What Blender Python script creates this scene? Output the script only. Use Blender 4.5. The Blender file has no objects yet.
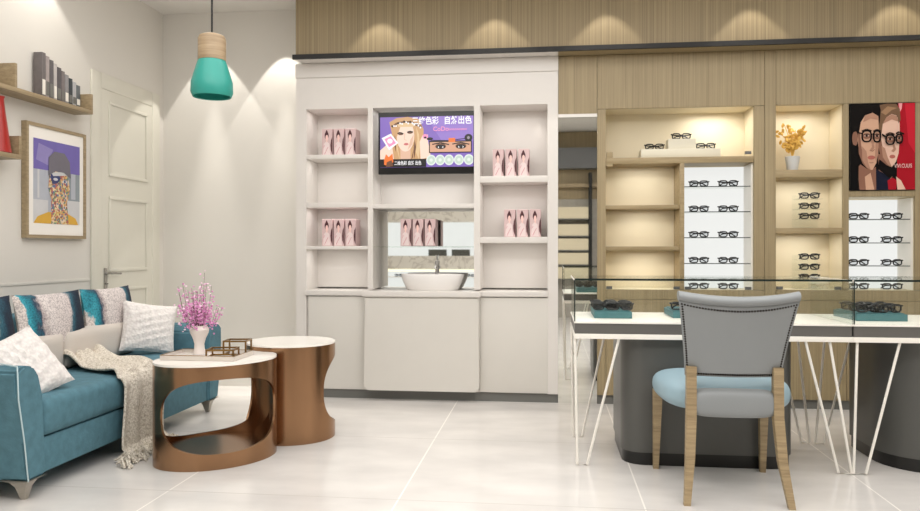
import bpy, bmesh, math, random
from math import pi, sin, cos, radians as R
from mathutils import Vector, Matrix
random.seed(7)
S = bpy.context.scene
COL = S.collection

# ------------------------------------------------------------------ camera, world, lights
cam_d = bpy.data.cameras.new('camera'); cam = bpy.data.objects.new('camera', cam_d); COL.objects.link(cam)
cam_d.sensor_width = 36; cam_d.lens = 745/920*36
cam_d.shift_y = -5.5/920
cam_d.clip_start = .02
cam.location = (0, 0, 1.2); cam.rotation_euler = (R(90), 0, math.atan(88/745))
S.camera = cam
S.view_settings.view_transform = 'Standard'; S.view_settings.look = 'None'
S.view_settings.gamma = 1; S.view_settings.use_curve_mapping = False
S.view_settings.exposure = 0.39
try:
    S.cycles.use_denoising = True; S.cycles.max_bounces = 10; S.cycles.diffuse_bounces = 5
    S.cycles.glossy_bounces = 5; S.cycles.transparent_max_bounces = 24
    S.cycles.caustics_reflective = False; S.cycles.caustics_refractive = False
    S.cycles.sample_clamp_indirect = 4
except Exception: pass
w = bpy.data.worlds.new('world'); S.world = w; w.use_nodes = True
w.node_tree.nodes['Background'].inputs[0].default_value = (1, .97, .93, 1)
w.node_tree.nodes['Background'].inputs[1].default_value = .3

def area(name, loc, sx, sy, power, col=(1, .985, .965), rot=(0, 0, 0), spread=180):
    l = bpy.data.lights.new(name, 'AREA'); l.shape = 'RECTANGLE'; l.size = sx; l.size_y = sy
    l.energy = power; l.color = col; l.spread = R(spread)
    o = bpy.data.objects.new(name, l); COL.objects.link(o); o.location = loc; o.rotation_euler = rot; return o
def spot(name, loc, power, ang, rot=(0, 0, 0), col=(1, .96, .89), blend=.12, rad=.01):
    l = bpy.data.lights.new(name, 'SPOT'); l.energy = power; l.spot_size = R(ang); l.spot_blend = blend
    l.shadow_soft_size = rad; l.color = col
    o = bpy.data.objects.new(name, l); COL.objects.link(o); o.location = loc; o.rotation_euler = rot; return o
def point(name, loc, power, rad=.03, col=(1, .93, .82)):
    l = bpy.data.lights.new(name, 'POINT'); l.energy = power; l.shadow_soft_size = rad; l.color = col
    o = bpy.data.objects.new(name, l); COL.objects.link(o); o.location = loc; return o

area('ceiling_fill', (0.3, 2.6, 3.26), 6.0, 4.6, 140)  # added overhead fill for even room brightness, not a fixture
area('front_fill', (0.3, 1.5, 3.17), 5.0, .2, 26, rot=(R(55), 0, 0))  # added frontal fill, kept high so the mirrors miss it
for x in (-1.30, -.405, .44, 1.485, 2.504, 3.45):
    spot('bulkhead_spot', (x, 5.52, 3.27), 14, 74, blend=.3)
for x in (-2.93, -2.27):
    spot('wall_spot', (x, 6.06, 3.27), 30, 62); spot('wall_spot_core', (x, 6.15, 3.27), 150, 24, rot=(R(-1), 0, 0), blend=.9)
spot('wall_spot', (-3.18, 4.62, 3.27), 13, 92, blend=.25)

# ------------------------------------------------------------------ materials
def srgb(r, g, b):
    f = lambda c: (c/255/12.92) if c/255 <= .04045 else ((c/255+.055)/1.055)**2.4
    return (f(r), f(g), f(b), 1)
def base(name):
    m = bpy.data.materials.new(name); m.use_nodes = True
    nt = m.node_tree; return m, nt, nt.nodes['Principled BSDF']
def mat(name, c, rough=.5, metal=0, bump=0, bscale=60, var=0, vscale=8, spec=None, coat=0):
    m, nt, p = base(name)
    p.inputs['Base Color'].default_value = srgb(*c); p.inputs['Roughness'].default_value = rough
    p.inputs['Metallic'].default_value = metal
    if spec is not None: p.inputs['Specular IOR Level'].default_value = spec
    if coat: p.inputs['Coat Weight'].default_value = coat
    tc = nt.nodes.new('ShaderNodeTexCoord')
    n = nt.nodes.new('ShaderNodeTexNoise'); n.inputs['Scale'].default_value = vscale; n.inputs['Detail'].default_value = 4
    nt.links.new(tc.outputs['Object'], n.inputs['Vector'])
    mx = nt.nodes.new('ShaderNodeMix'); mx.data_type = 'RGBA'
    v = var or .02
    c0 = srgb(*c); mx.inputs[6].default_value = tuple(x*(1-v) for x in c0[:3])+(1,); mx.inputs[7].default_value = tuple(min(1, x*(1+v)) for x in c0[:3])+(1,)
    nt.links.new(n.outputs['Fac'], mx.inputs[0]); nt.links.new(mx.outputs[2], p.inputs['Base Color'])
    if bump:
        n2 = nt.nodes.new('ShaderNodeTexNoise'); n2.inputs['Scale'].default_value = bscale
        nt.links.new(tc.outputs['Object'], n2.inputs['Vector'])
        b = nt.nodes.new('ShaderNodeBump'); b.inputs['Strength'].default_value = bump; b.inputs['Distance'].default_value = .004
        nt.links.new(n2.outputs['Fac'], b.inputs['Height']); nt.links.new(b.outputs[0], p.inputs['Normal'])
    return m
def emi(name, c, s=1.0):
    m, nt, p = base(name)
    p.inputs['Base Color'].default_value = srgb(*[x*.3 for x in c]); p.inputs['Roughness'].default_value = .3
    p.inputs['Emission Color'].default_value = srgb(*c); p.inputs['Emission Strength'].default_value = s
    return m
def wood(name, c1, c2, scale=(60, 60, 1.2), rough=.5, fine=True):
    m, nt, p = base(name); p.inputs['Roughness'].default_value = rough
    tc = nt.nodes.new('ShaderNodeTexCoord'); mp = nt.nodes.new('ShaderNodeMapping'); mp.inputs['Scale'].default_value = scale
    nt.links.new(tc.outputs['Object'], mp.inputs[0])
    n = nt.nodes.new('ShaderNodeTexNoise'); n.inputs['Scale'].default_value = 1; n.inputs['Detail'].default_value = 5; n.inputs['Roughness'].default_value = .65
    nt.links.new(mp.outputs[0], n.inputs['Vector'])
    cr = nt.nodes.new('ShaderNodeValToRGB'); cr.color_ramp.elements[0].position = .33; cr.color_ramp.elements[1].position = .68
    cr.color_ramp.elements[0].color = srgb(*c1); cr.color_ramp.elements[1].color = srgb(*c2)
    nt.links.new(n.outputs['Fac'], cr.inputs[0]); nt.links.new(cr.outputs[0], p.inputs['Base Color'])
    return m
def glass(name, tint=(253, 254, 253), refl=1.0):
    m = bpy.data.materials.new(name); m.use_nodes = True; nt = m.node_tree; nt.nodes.clear()
    o = nt.nodes.new('ShaderNodeOutputMaterial'); mix = nt.nodes.new('ShaderNodeMixShader'); lw = nt.nodes.new('ShaderNodeLayerWeight'); lw.inputs[0].default_value = .5
    pw_ = nt.nodes.new('ShaderNodeMath'); pw_.operation = 'POWER'; pw_.inputs[1].default_value = 5; nt.links.new(lw.outputs['Facing'], pw_.inputs[0])
    fr = nt.nodes.new('ShaderNodeMath'); fr.operation = 'MULTIPLY_ADD'; fr.inputs[1].default_value = .5; fr.inputs[2].default_value = .02; nt.links.new(pw_.outputs[0], fr.inputs[0])
    t = nt.nodes.new('ShaderNodeBsdfTransparent'); t.inputs[0].default_value = srgb(*tint)
    g = nt.nodes.new('ShaderNodeBsdfGlossy'); g.inputs['Roughness'].default_value = .02
    nt.links.new(fr.outputs[0], mix.inputs[0]); nt.links.new(t.outputs[0], mix.inputs[1]); nt.links.new(g.outputs[0], mix.inputs[2])
    nt.links.new(mix.outputs[0], o.inputs[0]); return m

M = {}
M['wall'] = mat('wall_paint', (218, 214, 207), .75, var=.015, vscale=2)
M['ceil'] = mat('ceiling_paint', (225, 222, 217), .8)
M['cab'] = mat('white_lacquer', (217, 212, 207), .35)
M['cabdoor'] = mat('cream_lacquer', (212, 208, 201), .35)
M['kick'] = mat('grey_plinth', (112, 112, 108), .4)
M['wood'] = wood('oak_panel', (138, 122, 92), (162, 145, 112), (95, 95, 1.1))
M['woodfine'] = wood('striped_oak_veneer', (118, 102, 74), (148, 131, 98), (110, 10, .3))
M['oakh'] = wood('shelf_oak', (142, 124, 95), (170, 151, 120), (30, 3, 60))
M['niche'] = mat('beige_veneer', (220, 208, 180), .5, var=.03, vscale=3)
M['divider'] = wood('oak_divider', (140, 122, 88), (165, 146, 112), (3, 30, 40))
M['blk'] = mat('black_trim', (14, 12, 11), .6)
M['tap'] = mat('tap_metal', (205, 203, 200), .35, .7)
M['mirror'] = mat('mirror_silver', (246, 248, 246), .02, 1.0)
M['door'] = mat('door_paint', (215, 212, 200), .5)
M['chrome'] = mat('chrome', (170, 168, 165), .22, 1.0)
M['glass'] = glass('clear_glass')
M['glassedge'] = mat('glass_edge', (25, 38, 36), .2)
M['lit'] = emi('light_panel', (246, 247, 244), .68)
M['white'] = mat('white_paint', (240, 236, 228), .35)
M['greyd'] = mat('grey_lacquer', (96, 94, 91), .45)
M['tvblk'] = mat('tv_black', (8, 8, 9), .3)
M['riser'] = mat('pale_riser', (214, 208, 190), .5)
M['ped'] = mat('pedestal_grey', (82, 82, 79), .35)
M['pedk'] = mat('pedestal_black', (18, 18, 17), .3)
M['teal'] = mat('tray_teal', (72, 118, 124), .5)
M['frame'] = mat('eyeglass_black', (14, 14, 16), .3)
M['lens'] = glass('lens_glass', (240, 242, 244))
M['sofa'] = mat('teal_velvet', (80, 120, 134), .85, bump=.3, bscale=90, var=.3, vscale=22)
M['pipe'] = mat('pale_piping', (185, 205, 210), .7)
M['leg'] = mat('satin_silver', (178, 172, 162), .35, .6)
M['cream'] = mat('cream_linen', (206, 198, 190), .85, bump=.2, bscale=120)
M['chairgrey'] = mat('chair_grey_leather', (138, 142, 144), .5, bump=.08, bscale=200)
M['chairblue'] = mat('chair_blue_leather', (146, 172, 184), .45, bump=.1, bscale=120)
M['chairleg'] = wood('chair_oak', (136, 117, 87), (172, 151, 117), (6, 6, 90))
M['stud'] = mat('dark_stud', (40, 34, 28), .35, .7)
M['bronze'] = mat('bronze_metal', (160, 124, 94), .24, 1.0, var=.12, vscale=3)
M['marble'] = mat('white_marble', (244, 240, 234), .15, var=.03, vscale=5)
M['gold'] = mat('gold_wire', (150, 118, 74), .3, 1.0)
M['ceramic'] = mat('white_ceramic', (236, 233, 230), .15)
M['vase'] = mat('vase_ceramic', (226, 216, 210), .3, bump=.8, bscale=45)
M['pinkfl'] = mat('pink_blossom', (222, 150, 200), .7, var=.3, vscale=60)
M['pinkfl2'] = mat('pale_blossom', (240, 208, 226), .7)
M['stem'] = mat('stem_brown', (110, 90, 84), .7)
M['yellow'] = mat('yellow_leaf', (214, 168, 74), .6, var=.15, vscale=40)
M['pot'] = mat('grey_pot', (196, 198, 198), .5)
M['lampteal'] = mat('lamp_teal', (46, 150, 138), .4)
M['lampwood'] = wood('lamp_wood', (142, 120, 92), (172, 150, 120), (4, 4, 70))
M['red'] = mat('red_glaze', (158, 32, 26), .35)
M['stonebr'] = mat('grey_stone', (170, 165, 156), .6, var=.2, vscale=12)
M['darkhdr'] = mat('dark_header', (92, 92, 92), .3)
M['tray_dark'] = mat('dark_tray', (75, 75, 68), .5)

def floor_mat():
    m, nt, p = base('floor_tile'); p.inputs['Roughness'].default_value = .16
    p.inputs['Specular IOR Level'].default_value = .5
    tc = nt.nodes.new('ShaderNodeTexCoord'); sp = nt.nodes.new('ShaderNodeSeparateXYZ'); nt.links.new(tc.outputs['Object'], sp.inputs[0])
    def line(out, off):
        a = nt.nodes.new('ShaderNodeMath'); a.operation = 'ADD'; a.inputs[1].default_value = 100*1.163-off+.004; nt.links.new(out, a.inputs[0])
        b = nt.nodes.new('ShaderNodeMath'); b.operation = 'MODULO'; b.inputs[1].default_value = 1.163; nt.links.new(a.outputs[0], b.inputs[0])
        c = nt.nodes.new('ShaderNodeMath'); c.operation = 'LESS_THAN'; c.inputs[1].default_value = .008; nt.links.new(b.outputs[0], c.inputs[0]); return c
    lx = line(sp.outputs[0], -.715); ly = line(sp.outputs[1], 3.52)
    n = nt.nodes.new('ShaderNodeTexNoise'); n.inputs['Scale'].default_value = 2.2; n.inputs['Detail'].default_value = 7
    mp = nt.nodes.new('ShaderNodeMapping'); mp.inputs['Scale'].default_value = (1, 1.9, 1); nt.links.new(tc.outputs['Object'], mp.inputs[0]); nt.links.new(mp.outputs[0], n.inputs['Vector'])
    cr = nt.nodes.new('ShaderNodeValToRGB'); cr.color_ramp.elements[0].position = .3; cr.color_ramp.elements[1].position = .7
    cr.color_ramp.elements[0].color = srgb(208, 204, 201); cr.color_ramp.elements[1].color = srgb(226, 222, 218)
    nt.links.new(n.outputs['Fac'], cr.inputs[0])
    m1 = nt.nodes.new('ShaderNodeMix'); m1.data_type = 'RGBA'; m1.inputs[7].default_value = srgb(244, 240, 234); nt.links.new(cr.outputs[0], m1.inputs[6]); nt.links.new(lx.outputs[0], m1.inputs[0])
    m2 = nt.nodes.new('ShaderNodeMix'); m2.data_type = 'RGBA'; m2.inputs[7].default_value = srgb(200, 195, 190); nt.links.new(m1.outputs[2], m2.inputs[6]); nt.links.new(ly.outputs[0], m2.inputs[0])
    nt.links.new(m2.outputs[2], p.inputs['Base Color']); return m
M['floor'] = floor_mat()
def stone_marble():
    m, nt, p = base('beige_marble'); p.inputs['Roughness'].default_value = .25
    tc = nt.nodes.new('ShaderNodeTexCoord'); n = nt.nodes.new('ShaderNodeTexNoise'); n.inputs['Scale'].default_value = 3; n.inputs['Detail'].default_value = 6; n.inputs['Distortion'].default_value = 1.5
    nt.links.new(tc.outputs['Object'], n.inputs['Vector']); cr = nt.nodes.new('ShaderNodeValToRGB')
    e = cr.color_ramp.elements; e[0].position = .44; e[0].color = srgb(226, 220, 210); e[1].position = .5; e[1].color = srgb(196, 188, 178); x = e.new(.54); x.color = srgb(228, 222, 212)
    nt.links.new(n.outputs['Fac'], cr.inputs[0]); nt.links.new(cr.outputs[0], p.inputs['Base Color']); return m
M['bmarble'] = stone_marble()
def knit(name, c1, c2, sc):
    m, nt, p = base(name); p.inputs['Roughness'].default_value = .9
    tc = nt.nodes.new('ShaderNodeTexCoord'); v = nt.nodes.new('ShaderNodeTexVoronoi'); v.inputs['Scale'].default_value = sc; nt.links.new(tc.outputs['Object'], v.inputs['Vector'])
    cr = nt.nodes.new('ShaderNodeValToRGB'); cr.color_ramp.elements[0].position = .2; cr.color_ramp.elements[1].position = 1.0
    cr.color_ramp.elements[0].color = srgb(*c2); cr.color_ramp.elements[1].color = srgb(*c1); nt.links.new(v.outputs['Distance'], cr.inputs[0]); nt.links.new(cr.outputs[0], p.inputs['Base Color'])
    b = nt.nodes.new('ShaderNodeBump'); b.inputs['Strength'].default_value = .6; b.inputs['Distance'].default_value = .006; b.invert = True
    nt.links.new(v.outputs['Distance'], b.inputs['Height']); nt.links.new(b.outputs[0], p.inputs['Normal']); return m
M['throw'] = knit('beige_knit', (176, 164, 146), (238, 231, 219), 95)
M['ruffle'] = knit('white_ruffle_fabric', (214, 208, 206), (232, 228, 225), 55)
def pillow_print(name, seed):
    # printed cushion: teal and navy bands at the sides, speckled white middle
    m, nt, p = base(name); p.inputs['Roughness'].default_value = .85
    tc = nt.nodes.new('ShaderNodeTexCoord'); sp = nt.nodes.new('ShaderNodeSeparateXYZ'); nt.links.new(tc.outputs['Object'], sp.inputs[0])
    n = nt.nodes.new('ShaderNodeTexNoise'); n.inputs['Scale'].default_value = 9; n.inputs['Detail'].default_value = 6
    mp = nt.nodes.new('ShaderNodeMapping'); mp.inputs['Location'].default_value = (seed, seed*2, 0); mp.inputs['Scale'].default_value = (1.2, .6, 1); nt.links.new(tc.outputs['Object'], mp.inputs[0]); nt.links.new(mp.outputs[0], n.inputs['Vector'])
    def ma(op, a, b):
        q = nt.nodes.new('ShaderNodeMath'); q.operation = op
        for i, v in enumerate((a, b)):
            if isinstance(v, (int, float)): q.inputs[i].default_value = v
            else: nt.links.new(v, q.inputs[i])
        return q.outputs[0]
    # t = x*2.2 + 0.5 + y*.5 + noise
    nz = ma('MULTIPLY', ma('SUBTRACT', n.outputs['Fac'], .5), .36)
    t = ma('ADD', ma('ADD', ma('MULTIPLY', sp.outputs[0], 1.85), .5), nz)
    t = ma('SUBTRACT', t, ma('MULTIPLY', ma('MULTIPLY', sp.outputs[1], .9), sp.outputs[0]) if 0 else ma('MULTIPLY', ma('MULTIPLY', sp.outputs[1], 2.2), ma('ADD', sp.outputs[0], .12)))
    cr = nt.nodes.new('ShaderNodeValToRGB'); e = cr.color_ramp.elements
    cols = [(0, (226, 216, 210)), (.03, (222, 214, 208)), (.05, (64, 166, 184)), (.14, (34, 128, 146)), (.20, (50, 70, 92)), (.23, (190, 178, 176)), (.30, (226, 218, 215)),
            (.66, (216, 206, 204)), (.70, (52, 104, 122)), (.80, (22, 46, 66)), (1, (30, 22, 38))]
    e[0].position = 0; e[0].color = srgb(*cols[0][1]); e[1].position = 1; e[1].color = srgb(*cols[-1][1])
    for pos, c in cols[1:-1]: q = e.new(pos); q.color = srgb(*c)
    nt.links.new(t, cr.inputs[0])
    n3 = nt.nodes.new('ShaderNodeTexNoise'); n3.inputs['Scale'].default_value = 110; nt.links.new(tc.outputs['Object'], n3.inputs['Vector'])
    mx = nt.nodes.new('ShaderNodeMix'); mx.data_type = 'RGBA'; mx.blend_type = 'MULTIPLY'; mx.inputs[0].default_value = .6
    c3 = nt.nodes.new('ShaderNodeValToRGB'); c3.color_ramp.elements[0].position = .4; c3.color_ramp.elements[1].position = .55; c3.color_ramp.elements[0].color = (.35, .33, .36, 1)
    nt.links.new(n3.outputs['Fac'], c3.inputs[0]); nt.links.new(cr.outputs[0], mx.inputs[6]); nt.links.new(c3.outputs[0], mx.inputs[7])
    nt.links.new(mx.outputs[2], p.inputs['Base Color']); return m

# ------------------------------------------------------------------ mesh helpers
class MB:
    def __init__(s, *mats): s.bm = bmesh.new(); s.mats = list(mats) or [M['white']]
    def mi(s, m):
        if m is None: return 0
        if m not in s.mats: s.mats.append(m)
        return s.mats.index(m)
    def box(s, a, b, m=None, bev=0, seg=2):
        a = Vector(a); b = Vector(b); i = s.mi(m)
        vs = [s.bm.verts.new((x, y, z)) for x in (a.x, b.x) for y in (a.y, b.y) for z in (a.z, b.z)]
        fs = [s.bm.faces.new([vs[k] for k in q]) for q in ((0, 1, 3, 2), (4, 6, 7, 5), (0, 4, 5, 1), (2, 3, 7, 6), (0, 2, 6, 4), (1, 5, 7, 3))]
        for f in fs: f.material_index = i
        if bev:
            es = list({e for f in fs for e in f.edges})
            r = bmesh.ops.bevel(s.bm, geom=es, offset=bev, segments=seg, affect='EDGES', profile=.6, clamp_overlap=True)
            for f in r['faces']: f.material_index = i
        return s
    def prism(s, pts, axis, a, b, m=None):
        i = s.mi(m)
        def mk(p, t):
            return {'x': (t, p[0], p[1]), 'y': (p[0], t, p[1]), 'z': (p[0], p[1], t)}[axis]
        v0 = [s.bm.verts.new(mk(p, a)) for p in pts]; v1 = [s.bm.verts.new(mk(p, b)) for p in pts]; n = len(pts)
        fs = [s.bm.faces.new(v0), s.bm.faces.new(v1[::-1])]
        for k in range(n): fs.append(s.bm.faces.new((v0[k], v1[k], v1[(k+1) % n], v0[(k+1) % n])))
        for f in fs: f.material_index = i
        return s
    def lathe(s, prof, c=(0, 0, 0), n=32, m=None, cap=True, sx=1, sy=1):
        i = s.mi(m); c = Vector(c); rings = []
        for r, z in prof: rings.append([s.bm.verts.new((c.x+sx*r*cos(2*pi*k/n), c.y+sy*r*sin(2*pi*k/n), c.z+z)) for k in range(n)])
        for a, b in zip(rings, rings[1:]):
            for k in range(n): s.bm.faces.new((a[k], a[(k+1) % n], b[(k+1) % n], b[k])).material_index = i
        if cap:
            s.bm.faces.new(rings[0][::-1]).material_index = i; s.bm.faces.new(rings[-1]).material_index = i
        return s
    def tube(s, pts, r, m=None, n=8, closed=False):
        i = s.mi(m); P = [Vector(p) for p in pts]; N = len(P); rings = []
        rr = r if isinstance(r, (list, tuple)) else [r]*N
        up = None
        for k in range(N):
            if closed: d = P[(k+1) % N]-P[k-1]
            else: d = P[min(k+1, N-1)]-P[max(k-1, 0)]
            d.normalize()
            if up is None: up = Vector((0, 0, 1)) if abs(d.z) < .9 else Vector((1, 0, 0))
            a = d.cross(up); a.normalize(); b = a.cross(d); b.normalize(); up = b
            rings.append([s.bm.verts.new(P[k]+(a*cos(2*pi*j/n)+b*sin(2*pi*j/n))*rr[k]) for j in range(n)])
        for k in range(N if closed else N-1):
            A = rings[k]; B = rings[(k+1) % N]
            for j in range(n): s.bm.faces.new((A[j], B[j], B[(j+1) % n], A[(j+1) % n])).material_index = i
        if not closed:
            s.bm.faces.new(rings[0]).material_index = i; s.bm.faces.new(rings[-1][::-1]).material_index = i
        return s
    def bar(s, a, b, w, d, m=None, w2=None, d2=None):
        # tapered rectangular bar from a to b (sections axis aligned in xy)
        i = s.mi(m); w2 = w if w2 is None else w2; d2 = d if d2 is None else d2
        q = [(-.5, -.5), (.5, -.5), (.5, .5), (-.5, .5)]
        A = [s.bm.verts.new((a[0]+x*w, a[1]+y*d, a[2])) for x, y in q]; B = [s.bm.verts.new((b[0]+x*w2, b[1]+y*d2, b[2])) for x, y in q]
        fs = [s.bm.faces.new(A), s.bm.faces.new(B)]+[s.bm.faces.new((A[k], A[(k+1) % 4], B[(k+1) % 4], B[k])) for k in range(4)]
        for f in fs: f.material_index = i
        return s
    def grid(s, fn, nu, nv, m=None, cu=False):
        i = s.mi(m); V = [[s.bm.verts.new(fn(u/nu, v/nv)) for v in range(nv+1)] for u in range(nu+(0 if cu else 1))]
        L = len(V)
        for u in range(nu):
            for v in range(nv):
                s.bm.faces.new((V[u][v], V[(u+1) % L][v], V[(u+1) % L][v+1], V[u][v+1])).material_index = i
        return s
    def ico(s, c, r, m=None, sub=1, sc=(1, 1, 1), rot=None):
        i = s.mi(m); mt = Matrix.Translation(c) @ (rot or Matrix()) @ Matrix.Diagonal((sc[0]*r, sc[1]*r, sc[2]*r, 1))
        g = bmesh.ops.create_icosphere(s.bm, subdivisions=sub, radius=1, matrix=mt)
        for v in g['verts']:
            for f in v.link_faces: f.material_index = i
        return s
    def build(s, name, parent=None, loc=None, smooth=True, fix=True):
        o0 = Vector((0, 0, 0))
        if parent is not None:
            o0 = Vector(parent.get('_o', (0, 0, 0)))
        elif loc is not None: o0 = Vector(loc)
        if fix: bmesh.ops.recalc_face_normals(s.bm, faces=s.bm.faces)
        me = bpy.data.meshes.new(name)
        for v in s.bm.verts: v.co -= o0
        s.bm.to_mesh(me); s.bm.free()
        for m in s.mats: me.materials.append(m)
        if smooth:
            me.shade_smooth(); me.set_sharp_from_angle(angle=R(35))
        o = bpy.data.objects.new(name, me); COL.objects.link(o)
        if parent is not None:
            o.parent = parent; o['_o'] = tuple(o0)
        else: o.location = o0
        return o
OBJS = []
def tag(o, label=None, cat=None, group=None, kind=None):
    if label: o['label'] = label
    if cat: o['category'] = cat
    if group: o['group'] = group
    if kind: o['kind'] = kind
    return o
def thing(name, label, cat, loc=(0, 0, 0), rz=0, group=None, local=False):
    o = bpy.data.objects.new(name, None); COL.objects.link(o); o.location = loc; o.rotation_euler = (0, 0, rz); o.empty_display_size = .1
    o['_o'] = (0, 0, 0) if local else tuple(loc)
    return tag(o, label, cat, group)
def dup(root, loc, rot, label, group=None):
    r = root.copy(); COL.objects.link(r); r.location = loc; r.rotation_euler = rot; r['label'] = label
    if group: r['group'] = group
    for ch in list(root.children):
        c = ch.copy(); COL.objects.link(c); c.parent = r
        for g in list(ch.children):
            d = g.copy(); COL.objects.link(d); d.parent = c
    return r
def struct(name, mb, **k): return tag(mb.build(name, **k), kind='structure')
def solid(o, t, off=0):
    md = o.modifiers.new('s', 'SOLIDIFY'); md.thickness = t; md.offset = off; return o
def subsurf(o, l=1):
    md = o.modifiers.new('ss', 'SUBSURF'); md.levels = l; md.render_levels = l; return o
def text(name, s, size, m, origin, U, V, parent, sx=1, bold=.0, align='LEFT'):
    # flat lettering, origin = left baseline, U right, V up (unit vectors)
    cu = bpy.data.curves.new(name, 'FONT'); cu.body = s; cu.size = size; cu.offset = bold; cu.align_x = align; cu.resolution_u = 3
    t = bpy.data.objects.new(name+'_t', cu); COL.objects.link(t); bpy.context.view_layer.update()
    me = bpy.data.meshes.new_from_object(t); bpy.data.objects.remove(t)
    U = Vector(U); V = Vector(V); O = Vector(origin)-Vector(parent.get('_o', (0, 0, 0)))
    for v in me.vertices: v.co = O+U*(v.co.x*sx)+V*v.co.y
    me.materials.clear(); me.materials.append(m); me.name = name
    o = bpy.data.objects.new(name, me); COL.objects.link(o); o.parent = parent; o['_o'] = tuple(parent.get('_o', (0, 0, 0))); return o
class Flat:
    """layers of flat printed shapes on a plane: O top-left corner, U full width, V full height downwards, N outward unit"""
    def __init__(s, O, U, V, N, eps=.0004):
        s.O = Vector(O); s.U = Vector(U); s.V = Vector(V); s.N = Vector(N); s.k = 1; s.e = eps; s.mb = MB(); s.mb.mats = []
    def poly(s, pts, m):
        i = s.mb.mi(m) if s.mb.mats else (s.mb.mats.append(m) or 0)
        vs = [s.mb.bm.verts.new(s.O+s.U*min(1, max(0, x))+s.V*min(1, max(0, y))+s.N*s.e*s.k) for x, y in pts]
        f = s.mb.bm.faces.new(vs); f.normal_update()
        if f.normal.dot(s.N) < 0: f.normal_flip()
        f.material_index = i; s.k += 1; return s
    def rect(s, x0, y0, x1, y1, m): return s.poly([(x0, y0), (x1, y0), (x1, y1), (x0, y1)], m)
    def ell(s, cx, cy, rx, ry, m, n=20, rot=0):
        P = []
        for k in range(n):
            a, b = rx*cos(2*pi*k/n), ry*sin(2*pi*k/n); P.append((cx+a*cos(rot)-b*sin(rot), cy+a*sin(rot)+b*cos(rot)))
        return s.poly(P, m)
    def ring(s, cx, cy, rx, ry, w, m, m_in=None, p=2, n=28):
        def pt(k, f=1):
            a = 2*pi*k/n; q = 2/p
            return (cx+(rx*f if f == 1 else rx-w)*math.copysign(abs(cos(a))**q, cos(a)), cy+(ry*f if f == 1 else ry-w*s.U.length/s.V.length)*math.copysign(abs(sin(a))**q, sin(a)))
        for k in range(n):
            s.poly([pt(k), pt(k+1), pt(k+1, 0), pt(k, 0)], m); s.k -= 1
        s.k += 1; return s
    def line(s, pts, w, m):
        asp = s.U.length/s.V.length
        for (x0, y0), (x1, y1) in zip(pts, pts[1:]):
            dx, dy = (x1-x0), (y1-y0)/asp; L = math.hypot(dx, dy) or 1; nx, ny = -dy/L*w/2, dx/L*w/2*asp
            s.poly([(x0+nx, y0+ny), (x1+nx, y1+ny), (x1-nx, y1-ny), (x0-nx, y0-ny)], m); s.k -= 1
        s.k += 1; return s
    def build(s, name, parent): return s.mb.build(name, parent, smooth=False, fix=False)

# ------------------------------------------------------------------ room shell
XL, XR, YB, YF, ZC = -3.41, 4.3, 6.29, -1.6, 3.3
struct('floor', MB(M['floor']).box((XL-.2, YF-.2, -.1), (XR+.2, YB+.2, 0)))
struct('ceiling', MB(M['ceil']).box((XL-.2, YF-.2, ZC), (XR+.2, YB+.2, ZC+.1)))
struct('wall_back', MB(M['wall']).box((XL-.2, YB, 0), (XR+.2, YB+.12, ZC)))
struct('wall_left', MB(M['wall']).box((XL-.12, YF, 0), (XL, YB, ZC)))
struct('wall_right', MB(M['wall']).box((XR, YF, 0), (XR+.12, YB, ZC)))
struct('wall_front', MB(M['wall']).box((XL, YF-.12, 0), (XR, YF, ZC)))

# door in the left wall
d1 = MB(M['door']); d1.box((XL, 5.34, 0), (XL+.012, 6.08, 2.44)); d1 = tag(d1.build('door_1'), kind='structure')
def molding(y0, y1, z0, z1):
    mb = MB(M['door']); x0, x1 = XL+.012, XL+.021; t = .026
    mb.box((x0, y0, z0), (x1, y1, z0+t), bev=.004); mb.box((x0, y0, z1-t), (x1, y1, z1), bev=.004)
    mb.box((x0, y0, z0+t), (x1, y0+t, z1-t), bev=.004); mb.box((x0, y1-t, z0+t), (x1, y1, z1-t), bev=.004)
    mb.build('door_panel', d1)
molding(5.44, 6.0, 1.775, 2.36); molding(5.44, 6.0, 1.03, 1.62); molding(5.44, 6.0, .2, .9)
hb = MB(M['chrome']); hb.box((XL+.012, 5.375, .90), (XL+.02, 5.415, 1.06), bev=.004); hb.tube([(XL+.02, 5.395, 1.02), (XL+.06, 5.395, 1.02), (XL+.065, 5.42, 1.02), (XL+.065, 5.52, 1.015)], .009)
hb.lathe([(.012, 0), (.012, .01)], (XL+.025, 5.395, .935)); tag(hb.build('door_handle', d1), 'silver lever handle on a back plate')
cs = MB(M['door'])
cs.box((XL, 5.22, 0), (XL+.018, 5.34, 2.56), bev=.006); cs.box((XL, 6.08, 0), (XL+.018, 6.2, 2.56), bev=.006); cs.box((XL, 5.34, 2.44), (XL+.018, 6.08, 2.56), bev=.006)
struct('trim_1', cs)
struct('trim_2', MB(M['wall']).box((XL, YF, .97), (XL+.006, 5.22, .99), bev=.002))

# bulkhead over the back wall with its black edge
struct('trim_3', MB(M['woodfine']).box((-1.992, 5.73, 2.75), (XR, 6.29, ZC)))
struct('trim_4', MB(M['blk']).box((-2.015, 5.712, 2.714), (XR, 5.735, 2.75)))
struct('trim_5', MB(M['cab']).box((-1.99, 5.7355, 2.717), (.078, 6.28, 2.7495)))
struct('trim_6', MB(M['wood']).box((.0785, 5.7355, 2.717), (XR, 6.28, 2.7495)))

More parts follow.
